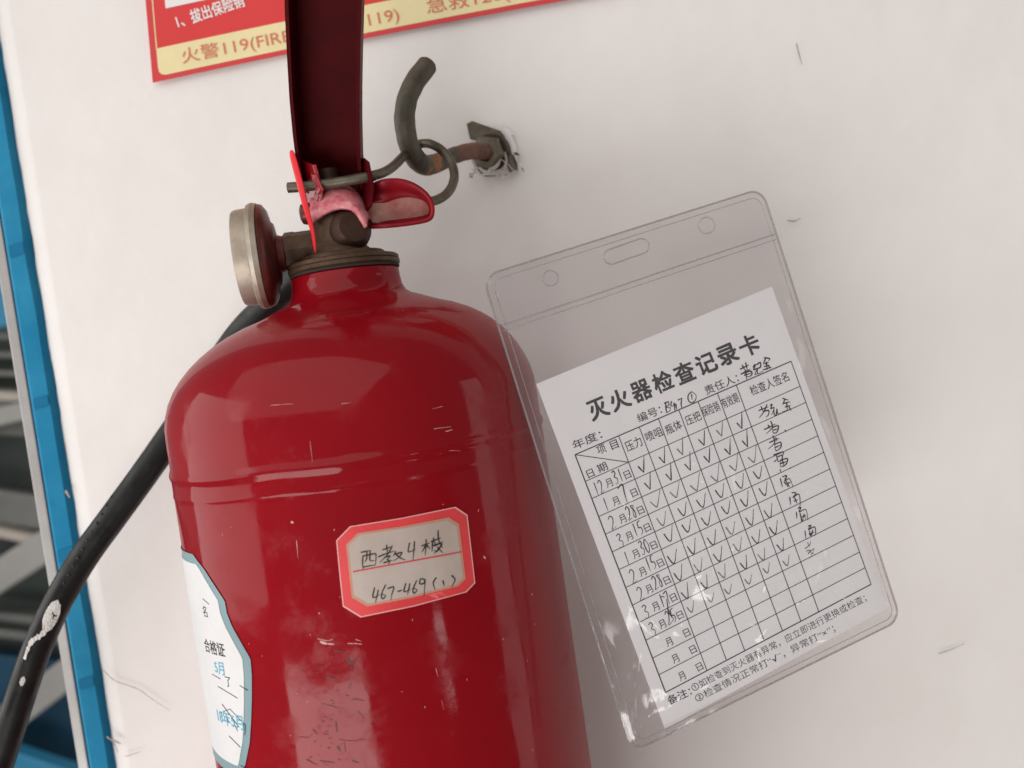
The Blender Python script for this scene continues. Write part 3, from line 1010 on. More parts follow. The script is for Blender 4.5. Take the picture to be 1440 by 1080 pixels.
# dark recess between lever and handle: the spring and stem block behind the pin
lathe('valve_stem', [(0.0, 0.104), (0.0044, 0.104), (0.0044, 0.1185), (0.0, 0.119)], NX + Vector((-0.001, 0.002, 0)), (0, 0, 1), M['brass_dark'], ex, 20)
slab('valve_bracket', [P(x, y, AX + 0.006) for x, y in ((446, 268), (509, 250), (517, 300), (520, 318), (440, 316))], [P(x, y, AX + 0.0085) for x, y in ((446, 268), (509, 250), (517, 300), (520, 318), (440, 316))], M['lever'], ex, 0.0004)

# --- safety pin with its pull ring
pin = tube('safety_pin', [P(405, 264, AX - 0.0085), P(430, 262, AX - 0.0085), P(470, 257, AX - 0.0082), P(505, 251, AX - 0.0078), P(527, 247, AX - 0.006)], 0.0021, M['steel'], ex, 18, 8, cap_round=0.4)
ring_pts = [P(520, 248, AX - 0.0066), P(538, 243, AX - 0.002), P(553, 234, AX + 0.008), P(567, 220, AX + 0.0205), P(580, 208, AX + 0.033), P(593, 202, AX + 0.0355), P(607, 203, AX + 0.0325), P(622, 212, AX + 0.029), P(634, 228, AX + 0.0265),
            P(639, 246, AX + 0.023), P(635, 263, AX + 0.019), P(624, 276, AX + 0.014), P(608, 283, AX + 0.009), P(590, 284, AX + 0.0055), P(570, 278, AX + 0.004)]
tube('pull_ring', ring_pts, 0.0020, M['steel'], pin, 18, 8)

# --- red plastic seal strip hanging from the pin
sp = [(409, 210, -0.0125, 9), (414, 230, -0.0128, 10), (420, 252, -0.0132, 10), (425, 272, -0.0136, 10), (430, 292, -0.0138, 9), (435, 310, -0.0136, 8), (440, 326, -0.0132, 6), (442, 342, -0.0130, 5), (444, 358, -0.0128, 3)]
bm = bmesh.new()
rows = []
for x, y, dy, wd in sp:
    rows.append([bm.verts.new(P(x - wd / 2, y, AX + dy)), bm.verts.new(P(x + wd / 2, y - wd * 0.15, AX + dy - 0.0006))])
for a, b in zip(rows, rows[1:]):
    bm.faces.new((a[0], a[1], b[1], b[0]))
seal = from_bm('seal_strip', bm, M['seal'], ex, True)
md = seal.modifiers.new('thickness', 'SOLIDIFY'); md.thickness = 0.0009; md.offset = 0
md = seal.modifiers.new('round', 'SUBSURF'); md.levels = 1; md.render_levels = 2

# --- hose
hose_px = [(433, 380, AX + 0.020), (408, 400, AX + 0.030), (375, 432, AX + 0.042), (338, 470, AX + 0.052), (296, 530, AX + 0.056), (248, 602, AX + 0.054), (205, 664, AX + 0.051), (160, 726, AX + 0.048), (118, 784, AX + 0.045), (84, 842, AX + 0.042), (56, 902, AX + 0.039), (32, 970, AX + 0.036), (8, 1045, AX + 0.033), (-20, 1130, AX + 0.03), (-60, 1250, AX + 0.02)]
hpts = [P(*q) for q in hose_px]
hose = tube('hose', hpts, 0.0065, M['rubber'], ex, 32, 12)
hpath = spline(hpts, 12)


def hose_surf(u, v, lift=0.00025):            # ray meets the hose near the given pixel
    r = ray(u, v).normalized()
    best = None
    for a, b in zip(hpath, hpath[1:]):
        mid = (a + b) * 0.5
        t = mid.dot(r)
        d = (r * t - mid)
        tg = (b - a).normalized()
        d = d - tg * d.dot(tg)
        if best is None or d.length < best[0]:
            best = (d.length, t, mid, tg)
    dl, t, mid, tg = best
    rr = 0.0065 + lift
    dd = min(dl, rr * 0.985)
    # foot of the ray in the hose's cross-section
    rp = (r - tg * r.dot(tg)).normalized()
    q = r * t
    off = (q - mid) - tg * (q - mid).dot(tg)
    if off.length > 1e-9:
        off = off.normalized() * dd
    return mid + off - rp * math.sqrt(max(rr * rr - dd * dd, 0)) + tg * (q - mid).dot(tg)


f_ = Flat(hose_surf)
f_.fan([(84, 838), (88, 846), (87, 858), (82, 870), (75, 880), (67, 884), (62, 878), (62, 866), (67, 853), (75, 842)], 3)
f_.stroke([(72, 872), (62, 886), (53, 892), (46, 898), (40, 910), (36, 922)], 8, jit=0.35)
f_.fan([(36, 945), (38, 950), (35, 957), (31, 959), (29, 953), (32, 947)], 3)
f_.build('worn_patch', M['worn'], hose)
f_ = Flat(lambda u, v: hose_surf(u, v, 0.0004))
f_.stroke([(76, 856), (80, 861), (83, 860)], 2.5); f_.stroke([(78, 860), (77, 866)], 1.5)
f_.build('worn_spot', M['rubber'], hose)
bm = bmesh.new()
for k in range(11):
    s = k / 10
    c = hose_surf(158 + (92 - 158) * s, 700 + (818 - 700) * s - 2, 0.0)
    bmesh.ops.create_icosphere(bm, subdivisions=2, radius=0.0011, matrix=Matrix.Translation(c + Vector((0.0002, 0.0007, 0))))
nubs = from_bm('moulded_nub', bm, M['rubber'], hose, True)
nubs['kind'] = 'stuff'

# --- location label, wrapped on the tank
lab_o = [(472.6, 760), (492, 740), (566, 728), (640.7, 712.6), (657.5, 724), (663, 772), (668.4, 820), (656, 833), (582, 853), (507, 868.5), (482, 853), (477, 806)]
cxl = sum(p[0] for p in lab_o) / 12
cyl = sum(p[1] for p in lab_o) / 12


def inset(pts, d):
    out = []
    for x, y in pts:
        vx, vy = x - cxl, y - cyl
        out.append((cxl + vx * (1 - d / 92.0), cyl + vy * (1 - d / 66.0)))
    return out


lab = Flat(lambda u, v: on_tank(u, v, 0.00025)); lab.fan(lab_o, 6)
label = lab.build('location_label', M['st_red'], ex)
label['label'] = 'octagonal red bordered paper label with handwriting'
f_ = Flat(lambda u, v: on_tank(u, v, 0.00030)); f_.ring(lab_o, inset(lab_o, 1.6), 6); f_.build('label_edge', M['st_pink'], label)
f_ = Flat(lambda u, v: on_tank(u, v, 0.00033)); f_.fan(inset(lab_o, 13.0), 6); f_.build('label_outline', M['st_tan'], label)
f_ = Flat(lambda u, v: on_tank(u, v, 0.00040)); f_.fan(inset(lab_o, 16.2), 6); f_.build('label_paper', M['st_paper'], label)
f_ = Flat(lambda u, v: on_tank(u, v, 0.00047)); f_.line((496.5, 804), (649, 776), 2.0, 14); f_.build('label_rule', M['st_line'], label)
f_ = Flat(lambda u, v: on_tank(u, v, 0.00052))
z8 = zc((440, 680), 4.908)
for s in ([(330, 475), (400, 462)], [(345, 500), (342, 545), (346, 592)], [(345, 500), (400, 490), (432, 486), (434, 530), (428, 566)], [(345, 577), (428, 562)], [(372, 470), (370, 520), (355, 545)], [(395, 468), (393, 528), (424, 532)],
          [(480, 458), (545, 436)], [(508, 424), (515, 482)], [(450, 507), (500, 486), (562, 466)], [(548, 430), (515, 490), (462, 545)], [(490, 512), (533, 500), (508, 526)], [(512, 520), (528, 540), (522, 558)], [(486, 548), (548, 530)],
          [(572, 468), (555, 502)], [(563, 490), (614, 476), (590, 510), (556, 535)], [(572, 488), (600, 512), (636, 528)],
          [(667, 408), (659, 472), (706, 452)], [(701, 398), (697, 460), (690, 527)],
          [(748, 432), (806, 410)], [(782, 384), (780, 440), (774, 497)], [(777, 428), (752, 475)], [(786, 425), (808, 452)], [(814, 402), (884, 374)], [(830, 374), (845, 424)], [(864, 322), (868, 390), (894, 444)], [(818, 434), (898, 402)],
          [(836, 432), (888, 414), (858, 468), (834, 458)], [(858, 438), (896, 478)], [(892, 420), (862, 458), (836, 484)], [(826, 400), (822, 470)],
          [(425, 718), (414, 786), (458, 768)], [(451, 734), (441, 780), (431, 822)], [(502, 698), (474, 760), (478, 796), (502, 776), (474, 762)], [(514, 726), (557, 714), (546, 760), (538, 802)], [(584, 746), (616, 736)],
          [(641, 688), (629, 747), (674, 729)], [(669, 689), (661, 730), (653, 767)], [(717, 668), (691, 728), (697, 757), (719, 736), (693, 722)], [(771, 664), (745, 658), (737, 690), (764, 690), (775, 660), (771, 720), (767, 773)],
          [(852, 648), (831, 685), (843, 732)], [(897, 668), (906, 708)], [(958, 633), (981, 665), (958, 712)]):
    f_.stroke(z8(s), 2.1, jit=0.12)
f_.build('label_handwriting', M['pen'], label)

# --- side label on the tank's left flank
edge_px = [(272, 779), (288, 800), (302, 822), (317, 845), (320, 862), (327, 880), (338, 900), (353, 926), (355, 950), (355, 985), (354, 1015), (352, 1045), (346, 1075), (338, 1092)]
edge3 = [on_tank(x, y) for x, y in edge_px]
etz = [(math.atan2(p.x - ORG.x, -(p.y - ORG.y)), p.z - ORG.z) for p in edge3]
etz = [(-(math.pi - abs(a)) if False else a, z) for a, z in etz]


def edge_at(z):
    pts = sorted(etz, key=lambda q: q[1])
    if z <= pts[0][1]:
        return pts[0][0]
    for (a0, z0), (a1, z1) in zip(pts, pts[1:]):
        if z0 <= z <= z1:
            return a0 + (a1 - a0) * (z - z0) / max(z1 - z0, 1e-9)
    return pts[-1][0]


ztop = max(z for a, z in etz)
zbot = min(z for a, z in etz)


def side_patch(name, m, parent, inset_a, z0, z1, lift, a_end=-2.3, n=60):
    v, f = [], []
    K = 24
    for i in range(n + 1):
        z = z0 + (z1 - z0) * i / n
        a1 = edge_at(z) - inset_a
        for k in range(K + 1):
            a = a_end + (a1 - a_end) * (k / K) ** 0.6
            v.append(tank_pt(a, z, lift))
    for i in range(n):
        for k in range(K):
            p = i * (K + 1) + k
            f.append((p, p + 1, p + K + 2, p + K + 1))
    return raw(name, v, f, m, parent, True)


side = side_patch('inspection_label', M['lb_teal'], ex, 0.0, zbot, ztop, 0.0003)
side['label'] = 'white label with teal border on the left flank'
side_patch('label_paper', M['lb_white'], side, 0.052, zbot + 0.004, ztop - 0.0035, 0.00042)


def side_type(f, s, a_right, z, h, bold=0.0):
    vs, fs, w, lo, hi = glyphs(s, bold)
    k = h / (hi - lo)
    i = len(f.v)
    for x, y in vs:
        f.v.append(tank_pt(a_right - (w - x) * k / RT, z + (y - lo) * k - 0.10 * (w - x) * k * 0, 0.0005))
    f.f += [tuple(i + q for q in t) for t in fs]


def az(u, v):
    p = on_tank(u, v)
    return math.atan2(p.x - ORG.x, -(p.y - ORG.y)), p.z - ORG.z


f_ = Flat(lambda u, v: on_tank(u, v, 0.0005))
a, z = az(294, 868); side_type(f_, '名', a, z, 0.0042)
a, z = az(319, 924); side_type(f_, '合格证', a, z, 0.0052, 0.01)
a, z = az(327, 966); side_type(f_, '了', a, z, 0.0036)
f_.line((337, 964), (348, 971), 1.0, 4)
f_.line((306, 965), (334, 982), 0.9, 6)
f_.line((312, 990), (336, 1023), 0.9, 6)
f_.line((322, 1035), (338, 1051), 0.9, 6)
for q in ([(309, 1003), (323, 997)], [(323, 997), (345, 1020)], [(345, 1020), (344, 1034)], [(300, 905), (316, 914)], [(285, 842), (294, 850)], [(298, 948), (310, 955)], [(318, 1008), (322, 1016)], [(330, 1020), (334, 1028)], [(338, 1076), (346, 1082)]):
    f_.line(q[0], q[1], 0.8, 4)
f_.build('label_print', M['ink'], side)
f_ = Flat(lambda u, v: on_tank(u, v, 0.00052))
a, z = az(318, 950); side_type(f_, '5月', a, z, 0.0048, 0.012)
a, z = az(345, 1027); side_type(f_, '18年5月', a, z, 0.0056, 0.012)
f_.build('label_stamp', M['lb_blue'], side)

# --- scuffs and scratches in the tank's paint
f_ = Flat(lambda u, v: on_tank(u, v, 0.00012))
random.seed(5)
for pts, wd in (([(450, 902), (458, 905), (470, 906)], 3.0), ([(446, 898), (460, 901), (468, 899)], 1.2), ([(489, 905), (500, 905), (509, 906)], 1.5), ([(500, 899), (508, 902)], 1.0),
                ([(613, 940), (616, 952)], 0.8), ([(621, 985), (624, 998)], 0.7), ([(448, 862), (450, 863)], 2.2), ([(409, 734), (413, 735)], 4.0), ([(680, 782), (683, 786)], 3.0),
                ([(480, 568), (494, 566)], 0.9), ([(380, 570), (412, 568)], 0.6), ([(610, 603), (634, 600)], 1.0), ([(626, 607), (637, 604)], 1.2), ([(612, 641), (630, 634), (648, 634)], 0.9), ([(608, 575), (624, 571)], 0.7),
                ([(436, 620), (440, 655)], 0.5), ([(417, 760), (419, 785)], 0.9), ([(496, 645), (512, 643)], 0.8), ([(370, 664), (420, 660), (470, 651)], 0.7), ([(300, 668), (345, 672), (400, 668)], 0.7)):
    f_.stroke(pts, wd, jit=0.5)
for i in range(26):
    x, y = random.uniform(300, 760), random.uniform(690, 1070)
    f_.stroke([(x, y), (x + random.uniform(-2, 2), y + random.uniform(1, 4))], random.uniform(0.5, 1.3), jit=0.4)
f_.build('paint_scuff', M['chip'], ex)['kind'] = 'stuff'
f_ = Flat(lambda u, v: on_tank(u, v, 0.00013))
for pts, wd in (([(494, 985), (500, 983), (512, 986)], 1.4), ([(420, 1036), (433, 1037), (440, 1031)], 1.1), ([(440, 1026), (446, 1033)], 2.4), ([(455, 1032), (462, 1033)], 2.0), ([(472, 1015), (474, 1030)], 2.2),
                ([(476, 1040), (495, 1042), (512, 1040)], 0.9), ([(474, 1050), (478, 1056)], 4.5), ([(484, 1044), (486, 1058)], 1.2), ([(503, 1000), (508, 1006)], 1.6), ([(488, 925), (493, 932), (500, 928)], 5.0), ([(494, 938), (496, 944)], 2.4), ([(450, 1070), (470, 1073)], 2.4),
                ([(430, 1068), (446, 1076)], 1.3), ([(495, 1070), (505, 1073)], 2.2), ([(470, 915), (485, 917)], 1.4), ([(455, 990), (478, 996)], 1.0), ([(460, 953), (474, 956)], 2.0)):
    f_.stroke(pts, wd, jit=0.5)
for i in range(60):
    x, y = random.gauss(468, 24), random.uniform(935, 1078)
    f_.stroke([(x, y), (x + random.uniform(-5, 5), y + random.uniform(-1.5, 1.5))], random.uniform(0.5, 1.6), jit=0.5)
f_.build('paint_grime', M['chipdark'], ex)['kind'] = 'stuff'

# ================================================================== RECORD CARD
def quad_pt(q, s, t):
    a = on_card(*q[0]); b = on_card(*q[1]); c = on_card(*q[2]); d = on_card(*q[3])
    return a.lerp(b, s).lerp(d.lerp(c, s), t)


CQ = [(754, 540), (1085, 403), (1248, 855), (935, 1025)]
c_tl, c_tr, c_br, c_bl = [on_card(*p) for p in CQ]
card_o = on_card(935, 1025)
card = empty('inspection_card', card_o, 'white printed inspection record card with ticks and signatures inside the clear sleeve', 'card')
bm = bmesh.new()
nu, nv = 24, 30
gridv = []
for j in range(nv + 1):
    gridv.append([bm.verts.new(c_tl.lerp(c_tr, i / nu).lerp(c_bl.lerp(c_br, i / nu), j / nv)) for i in range(nu + 1)])
for j in range(nv):
    for i in range(nu):
        bm.faces.new((gridv[j][i], gridv[j][i + 1], gridv[j + 1][i + 1], gridv[j + 1][i]))
paper = from_bm('paper', bm, M['paper'], card)
md = paper.modifiers.new('thickness', 'SOLIDIFY'); md.thickness = 0.0003; md.offset = 0

ci = lambda u, v: on_card(u, v, 0.00022)
tit = Flat(ci)
for k, ch in enumerate('灭火器检查记录卡'):
    bx, by = 833.5 + 30.35 * k, 594 - 12.75 * k
    tit.type(ch, (bx, by), (bx + 26.5, by - 11.1), 29.5, 0.030)
tit.build('title_print', M['ink'], card)
pr = Flat(ci)
for s, p0, p1, h in (('编号：', (899, 595), (932, 581), 13), ('责任人：', (994, 556), (1040, 536.5), 13), ('年度：', (808, 633), (848, 616), 13),
                     ('项', (842, 640), (854, 635), 12.5), ('目', (861, 633), (871, 629), 12.5), ('日', (828, 673), (837, 669), 11.5), ('期', (843, 666), (856, 660), 12.5),
                     ('压力', (883, 636), (905, 626), 15), ('喷咀', (911, 622), (934, 612), 14), ('瓶体', (939, 612), (961, 602), 14), ('压把', (967, 599), (988, 590), 14),
                     ('保险销', (990, 587), (1014, 577), 15), ('有效期', (1018, 575), (1041, 565), 15), ('检查人签名', (1058, 557), (1111, 535), 14.5)):
    pr.type(s, p0, p1, h, 0.004)
for s, p0, p1, h in (('备注：', (942, 992), (974, 977), 13), ('①如检查到灭火器有异常，应立即进行更换或检查；', (976, 974), (1220, 846), 12.5), ('②检查情况正常打“√”，异常打“×”；', (981, 989), (1176, 889), 12.5)):
    pr.type(s, p0, p1, h, 0.006)

# the table
TQ = [(808.7, 639.4), (1112.5, 508), (1225, 821.7), (936, 973.8)]
t_tl, t_tr, t_br, t_bl = [on_card(*p) for p in TQ]


def pix(p):                                   # world -> photo pixel
    q = CAM_R.transposed() @ p
    return (720 + FPX * q.x / -q.z, 540 - FPX * q.y / -q.z)


def tb(s, t):
    return pix(t_tl.lerp(t_tr, s).lerp(t_bl.lerp(t_br, s), t))


e1 = t_tr - t_tl
colf = [0.0] + [((on_card(*p) - t_tl).dot(e1) / e1.dot(e1)) for p in ((870, 613), (898.7, 600), (926, 589), (955, 577.5), (982, 565.6), (1008.7, 552.5), (1035.6, 542))] + [1.0]
e2 = t_bl - t_tl
rowf = [0.0] + [((on_card(*p) - t_tl).dot(e2) / e2.dot(e2)) for p in ((823, 677), (832.5, 701), (842, 726.5), (852, 751), (861, 776), (870.6, 801), (880.6, 826), (890, 850.6), (899.3, 875), (909, 900), (918.7, 925), (927.5, 948.5))] + [1.0]
tl = Flat(ci)
for i, c in enumerate(colf):
    tl.line(tb(c, 0), tb(c, 1), 1.7 if i == 0 else 1.15, 10)
for i, r in enumerate(rowf):
    tl.line(tb(0, r), tb(1, r), 1.5 if i in (0, 13) else 1.0, 10)
tl.line(tb(0, 0), tb(colf[1], rowf[1]), 1.1, 6)
tl.build('table_lines', M['ink'], card)


def cell(c, r, s, t):                         # fractions inside a table cell
    return tb(colf[c] + (colf[c + 1] - colf[c]) * s, rowf[r] + (rowf[r + 1] - rowf[r]) * t)


for r in range(1, 13):
    yo = 0.86 if r > 1 else 0.84
    a, b = cell(0, r, 0.385, yo), cell(0, r, 0.53, yo)
    pr.type('月', a, b, 12)
    a, b = cell(0, r, 0.82, yo - 0.02), cell(0, r, 0.955, yo - 0.02)
    pr.type('日', a, b, 11)
pr.build('printed_text', M['ink'], card)

# handwriting -----------------------------------------------------
DIG = {'0': [[(.5, 0), (.1, .3), (.2, .9), (.6, 1), (.9, .5), (.5, 0)]], '1': [[(.55, 0), (.5, 1)]], '2': [[(.1, .2), (.5, 0), (.85, .25), (.5, .7), (.1, 1), (.95, .9)]],
       '3': [[(.15, .1), (.6, 0), (.8, .2), (.4, .45), (.85, .65), (.6, 1), (.1, .95)]], '5': [[(.3, .05), (.2, .45), (.7, .5), (.8, .8), (.3, 1)], [(.3, .05), (.95, 0)]],
       '7': [[(.05, .1), (.9, 0), (.75, .5), (.65, 1)]], '8': [[(.7, .1), (.2, .1), (.7, .6), (.5, 1), (.2, .75), (.8, .1)]]}
pen, faint = Flat(ci), Flat(ci)
random.seed(11)


def digits(s, c, r, s0, t0, w, h, f, wd=1.6):
    for k, ch in enumerate(s):
        for st_ in DIG[ch]:
            f.stroke([cell(c, r, s0 + (k + x * 0.85) * w, t0 + y * h) for x, y in st_], wd, jit=0.12)


rows_ = [('12', '31', 1), ('1', '7', 1), ('2', '28', 1), ('3', '15', 1), ('1', '30', 1), ('2', '15', 1), ('2', '28', 1), ('3', '17', 1), ('3', '25', 1)]
for i, (mth, day, _) in enumerate(rows_):
    r = i + 1
    big = 0.72
    digits(mth, 0, r, (0.11 if len(mth) > 1 else 0.16) + random.uniform(-.02, .02), 0.22 + random.uniform(-.03, .06), 0.11 if len(mth) > 1 else 0.15, big, pen, 1.5)
    if day == '7':
        digits(day, 0, r, 0.575, -0.02, 0.17, 0.95, pen, 2.2)
    else:
        digits(day, 0, r, 0.565, 0.08 + random.uniform(-.05, .05), 0.118, big * 1.02, pen, 1.7)

CK = {}
for r in range(1, 10):
    for c in range(1, 7):
        w0 = random.uniform(.10, .22)
        # the ticks wander to the left and up in the lower rows
        sx = random.uniform(-.06, .06) - (0.02 * r if r > 5 else 0)
        sy = random.uniform(-.08, .06) + (0.12 if r in (6, 7, 8) else 0)
        long_ = random.uniform(-.12, .10)
        soft = r in (4, 5, 6, 7) or (r == 9)
        if r in (1, 2):
            pts = [(.36, .42), (.50, .86), (.78, .02 + long_)]
        elif r == 3:
            pts = [(.32, .48), (.48, .84), (.58, .80), (.92, .05 + long_)]
        elif soft:
            pts = [(.30, .34), (.40, .76), (.52, .80), (.80, .18 + long_)]
        else:
            pts = [(.32, .38), (.46, .80), (.56, .74), (.74, .10 + long_)]
        if r == 9:
            pts = [(x * .8 + .1, y * .7 + .2) for x, y in pts]
        q = [cell(c, r, x + sx, y + sy) for x, y in pts]
        f = faint if (r in (3, 9) or random.random() < .12) else pen
        if len(q) == 3:
            f.stroke(q[:2], 2.2, jit=.2)
            f.stroke(q[1:], 1.9, jit=.2)
        else:
            f.stroke(q, 2.0, jit=.2)

zb = zc((960, 470), 8.0)
for s in ([(645, 395), (745, 345)], [(668, 345), (700, 402)], [(708, 318), (728, 400)], [(652, 452), (762, 392)], [(706, 400), (722, 512)], [(680, 440), (765, 415), (775, 462), (712, 484)], [(690, 462), (768, 440)],
          [(790, 372), (818, 338), (800, 400), (842, 384), (812, 452), (850, 440)], [(830, 345), (872, 318), (876, 368), (840, 392), (850, 442), (905, 415)],
          [(935, 268), (905, 340)], [(912, 264), (978, 274), (964, 302)], [(920, 332), (968, 318)], [(942, 310), (950, 402)], [(905, 402), (1002, 370)], [(962, 350), (988, 388)], [(915, 365), (975, 345)]):
    pen.stroke(zb(s), 2.3, jit=.15)
z1 = zc((800, 560), 8.0)
for s in ([(1088, 50), (1092, 110), (1100, 168)], [(1072, 58), (1118, 38), (1128, 72), (1094, 102), (1142, 108), (1138, 140), (1096, 166)], [(1152, 34), (1148, 92), (1194, 78)], [(1182, 50), (1194, 142)], [(1202, 62), (1212, 128)],
          [(1226, 22), (1268, 0), (1262, 60), (1272, 122)]):
    pen.stroke(z1(s), 2.4, sm=False, jit=.12)
for s in ([(105, 645), (66, 680), (62, 735), (95, 772), (140, 745), (150, 690), (105, 645)], [(100, 672), (106, 738)]):
    pen.stroke(zb(s), 1.9, jit=.1)
z5 = zc((960, 560), 8.0)
for s in ([(855, 140), (905, 118), (965, 98)], [(880, 90), (905, 150)], [(950, 68), (915, 150), (862, 220)], [(905, 150), (968, 138), (962, 190), (935, 214)], [(985, 80), (1005, 68), (992, 118), (1030, 105), (1000, 190)], [(1025, 130), (1030, 180), (1052, 190), (1060, 120), (1072, 175), (1110, 165)],
          [(1150, 10), (1125, 75)], [(1120, 0), (1190, 22)], [(1130, 60), (1210, 40)], [(1170, 50), (1178, 130)], [(1120, 160), (1220, 120)], [(1150, 100), (1215, 80)], [(1195, 95), (1222, 140)],
          [(915, 355), (1045, 290)], [(990, 255), (1010, 330), (940, 400)], [(960, 300), (985, 345)], [(1010, 330), (1075, 310), (1062, 380), (1020, 390), (1012, 340)], [(1020, 360), (1068, 345)], [(1148, 358), (1166, 378)],
          [(975, 500), (1085, 450)], [(1015, 420), (1035, 500), (960, 575)], [(1045, 440), (1060, 480)], [(1035, 520), (1100, 495), (1105, 550), (1050, 590), (1035, 520)], [(1040, 555), (1102, 528)],
          [(1020, 640), (1130, 605), (1125, 650)], [(1055, 640), (1075, 720)], [(1070, 660), (1120, 640), (1110, 700), (1075, 710)], [(1030, 715), (1060, 690)], [(1095, 700), (1175, 680), (1165, 740), (1105, 770), (1095, 700)], [(1120, 690), (1140, 760)], [(1100, 735), (1170, 712)], [(1098, 800), (1100, 830)], [(1208, 780), (1214, 794)],
          [(1098, 900), (1122, 1000)], [(1120, 885), (1168, 872), (1150, 930), (1200, 905), (1240, 990)], [(1160, 930), (1205, 1000)], [(1175, 960), (1215, 945)], [(1140, 940), (1190, 1000)]):
    pen.stroke(z5(s), 2.1, jit=.15)
z6 = zc((1040, 660), 8.0)
for s in ([(565, 310), (575, 400)], [(585, 262), (635, 268), (600, 320), (668, 280), (682, 400), (665, 430)], [(620, 320), (648, 385)], [(610, 360), (655, 340)], [(640, 480), (645, 555)], [(655, 440), (690, 430), (672, 480), (745, 452), (770, 570)], [(680, 490), (705, 590), (722, 500)], [(690, 540), (745, 520)], [(722, 500), (745, 560)],
          [(735, 690), (748, 780)], [(770, 640), (805, 632), (775, 680), (845, 648), (855, 730), (830, 750)], [(785, 690), (800, 750), (825, 680), (815, 740)], [(780, 730), (845, 705)]):
    pen.stroke(z6(s), 2.0, jit=.15)
for s in ([(735, 895), (790, 850), (800, 810)], [(765, 820), (785, 870)], [(750, 920), (800, 910), (770, 950), (840, 890), (800, 980)], [(800, 940), (840, 950)]):
    faint.stroke(z6(s), 1.6, jit=.15)
zd = zc((870, 780), 8.0)
for s in ([(540, 500), (552, 580), (560, 640), (590, 690), (618, 725), (598, 755)], [(548, 610), (575, 650)], [(480, 470), (520, 478)]):
    pen.stroke(zd(s), 1.8, jit=.2)
pen.build('handwriting', M['pen'], card)
faint.build('faint_handwriting', M['penlight'], card)

# ================================================================== CLEAR SLEEVE
slv = empty('card_sleeve', on_card(890, 1057), 'clear vinyl badge sleeve with slotted top leaning on the red tank', 'card sleeve')
SQ = [(677, 388), (1071, 264), (1267, 872), (888, 1059)]
s_tl, s_tr, s_br, s_bl = [on_card(*p) for p in SQ]
SW, SH = (s_tr - s_tl).length, (s_bl - s_tl).length


def slv_pt(s, t, lift):
    return s_tl.lerp(s_tr, s).lerp(s_bl.lerp(s_br, s), t) - N_CARD * lift


def outline(inset_m, rad_m, n=8, t_lo=0.0, t_hi=1.0):
    """rounded rectangle in (s,t), inset in metres"""
    w, h = SW, SH
    out = []
    x0, x1, y0, y1 = inset_m, w - inset_m, t_lo * h + inset_m, t_hi * h - inset_m
    for cx_, cy_, a0 in ((x0 + rad_m, y0 + rad_m, 180), (x1 - rad_m, y0 + rad_m, 270), (x1 - rad_m, y1 - rad_m, 0), (x0 + rad_m, y1 - rad_m, 90)):
        for k in range(n + 1):
            a = R_(a0 + 90 * k / n)
            out.append(((cx_ + rad_m * math.cos(a)) / w, (cy_ + rad_m * math.sin(a)) / h))
    return out


def px_st(u, v):
    p = on_card(u, v) - s_tl
    ex_, ey_ = s_tr - s_tl, s_bl - s_tl
    g = Matrix(((ex_.dot(ex_), ex_.dot(ey_)), (ex_.dot(ey_), ey_.dot(ey_))))
    r = g.inverted() @ Vector((p.dot(ex_), p.dot(ey_)))
    return r.x, r.y


creases = []                                  # folds in the vinyl that catch the light: (from, to, width, height)
for a_, b_, wd_, hh_ in (((889, 905), (884, 960), 0.0013, 0.0012), ((884, 960), (880, 1000), 0.0019, 0.0019), ((880, 1000), (890, 1036), 0.0016, 0.0015), ((902, 1012), (890, 1038), 0.0012, 0.0010),
                         ((960, 768), (975, 798), 0.0022, 0.0016), ((984, 765), (998, 822), 0.0020, 0.0016), ((936, 800), (944, 832), 0.0022, 0.0017), ((1020, 668), (1024, 690), 0.0020, 0.0014), ((975, 655), (985, 668), 0.0017, 0.0012),
                         ((1066, 895), (1100, 866), 0.0022, 0.0014), ((1078, 905), (1084, 945), 0.0026, 0.0019), ((1128, 846), (1140, 800), 0.0022, 0.0017), ((1140, 800), (1150, 780), 0.0018, 0.0014), ((1186, 822), (1188, 840), 0.0014, 0.0012),
                         ((1133, 676), (1131, 690), 0.0009, 0.0008), ((1131, 690), (1148, 690), 0.0009, 0.0008), ((1050, 858), (1072, 880), 0.0016, 0.0011), ((852, 419), (864, 424), 0.0011, 0.0012), ((690, 398), (697, 412), 0.0016, 0.0012), ((764, 408), (770, 428), 0.0018, 0.0013), ((1005, 352), (1012, 372), 0.0012, 0.0009), ((1150, 905), (1172, 896), 0.0010, 0.0010), ((1236, 868), (1258, 858), 0.0012, 0.0011), ((843, 480), (844, 500), 0.0006, 0.0006)):
    (s0_, t0_), (s1_, t1_) = px_st(*a_), px_st(*b_)
    creases.append((Vector((s0_ * SW, t0_ * SH, 0)), Vector((s1_ * SW, t1_ * SH, 0)), wd_, hh_))


random.seed(33)
for k in range(16):                           # slack wrinkles over the lower half and along the welds
    s_, t_ = (random.uniform(.12, .9), random.uniform(.45, .93)) if k < 11 else (random.choice((.06, .93)) + random.uniform(-.03, .03), random.uniform(.15, .9))
    a_ = random.gauss(1.35, 0.45)
    L_ = random.uniform(0.004, 0.013)
    p_ = Vector((s_ * SW, t_ * SH, 0))
    creases.append((p_, p_ + Vector((math.cos(a_), math.sin(a_), 0)) * L_, random.uniform(0.0012, 0.0026), random.uniform(0.0006, 0.0012)))


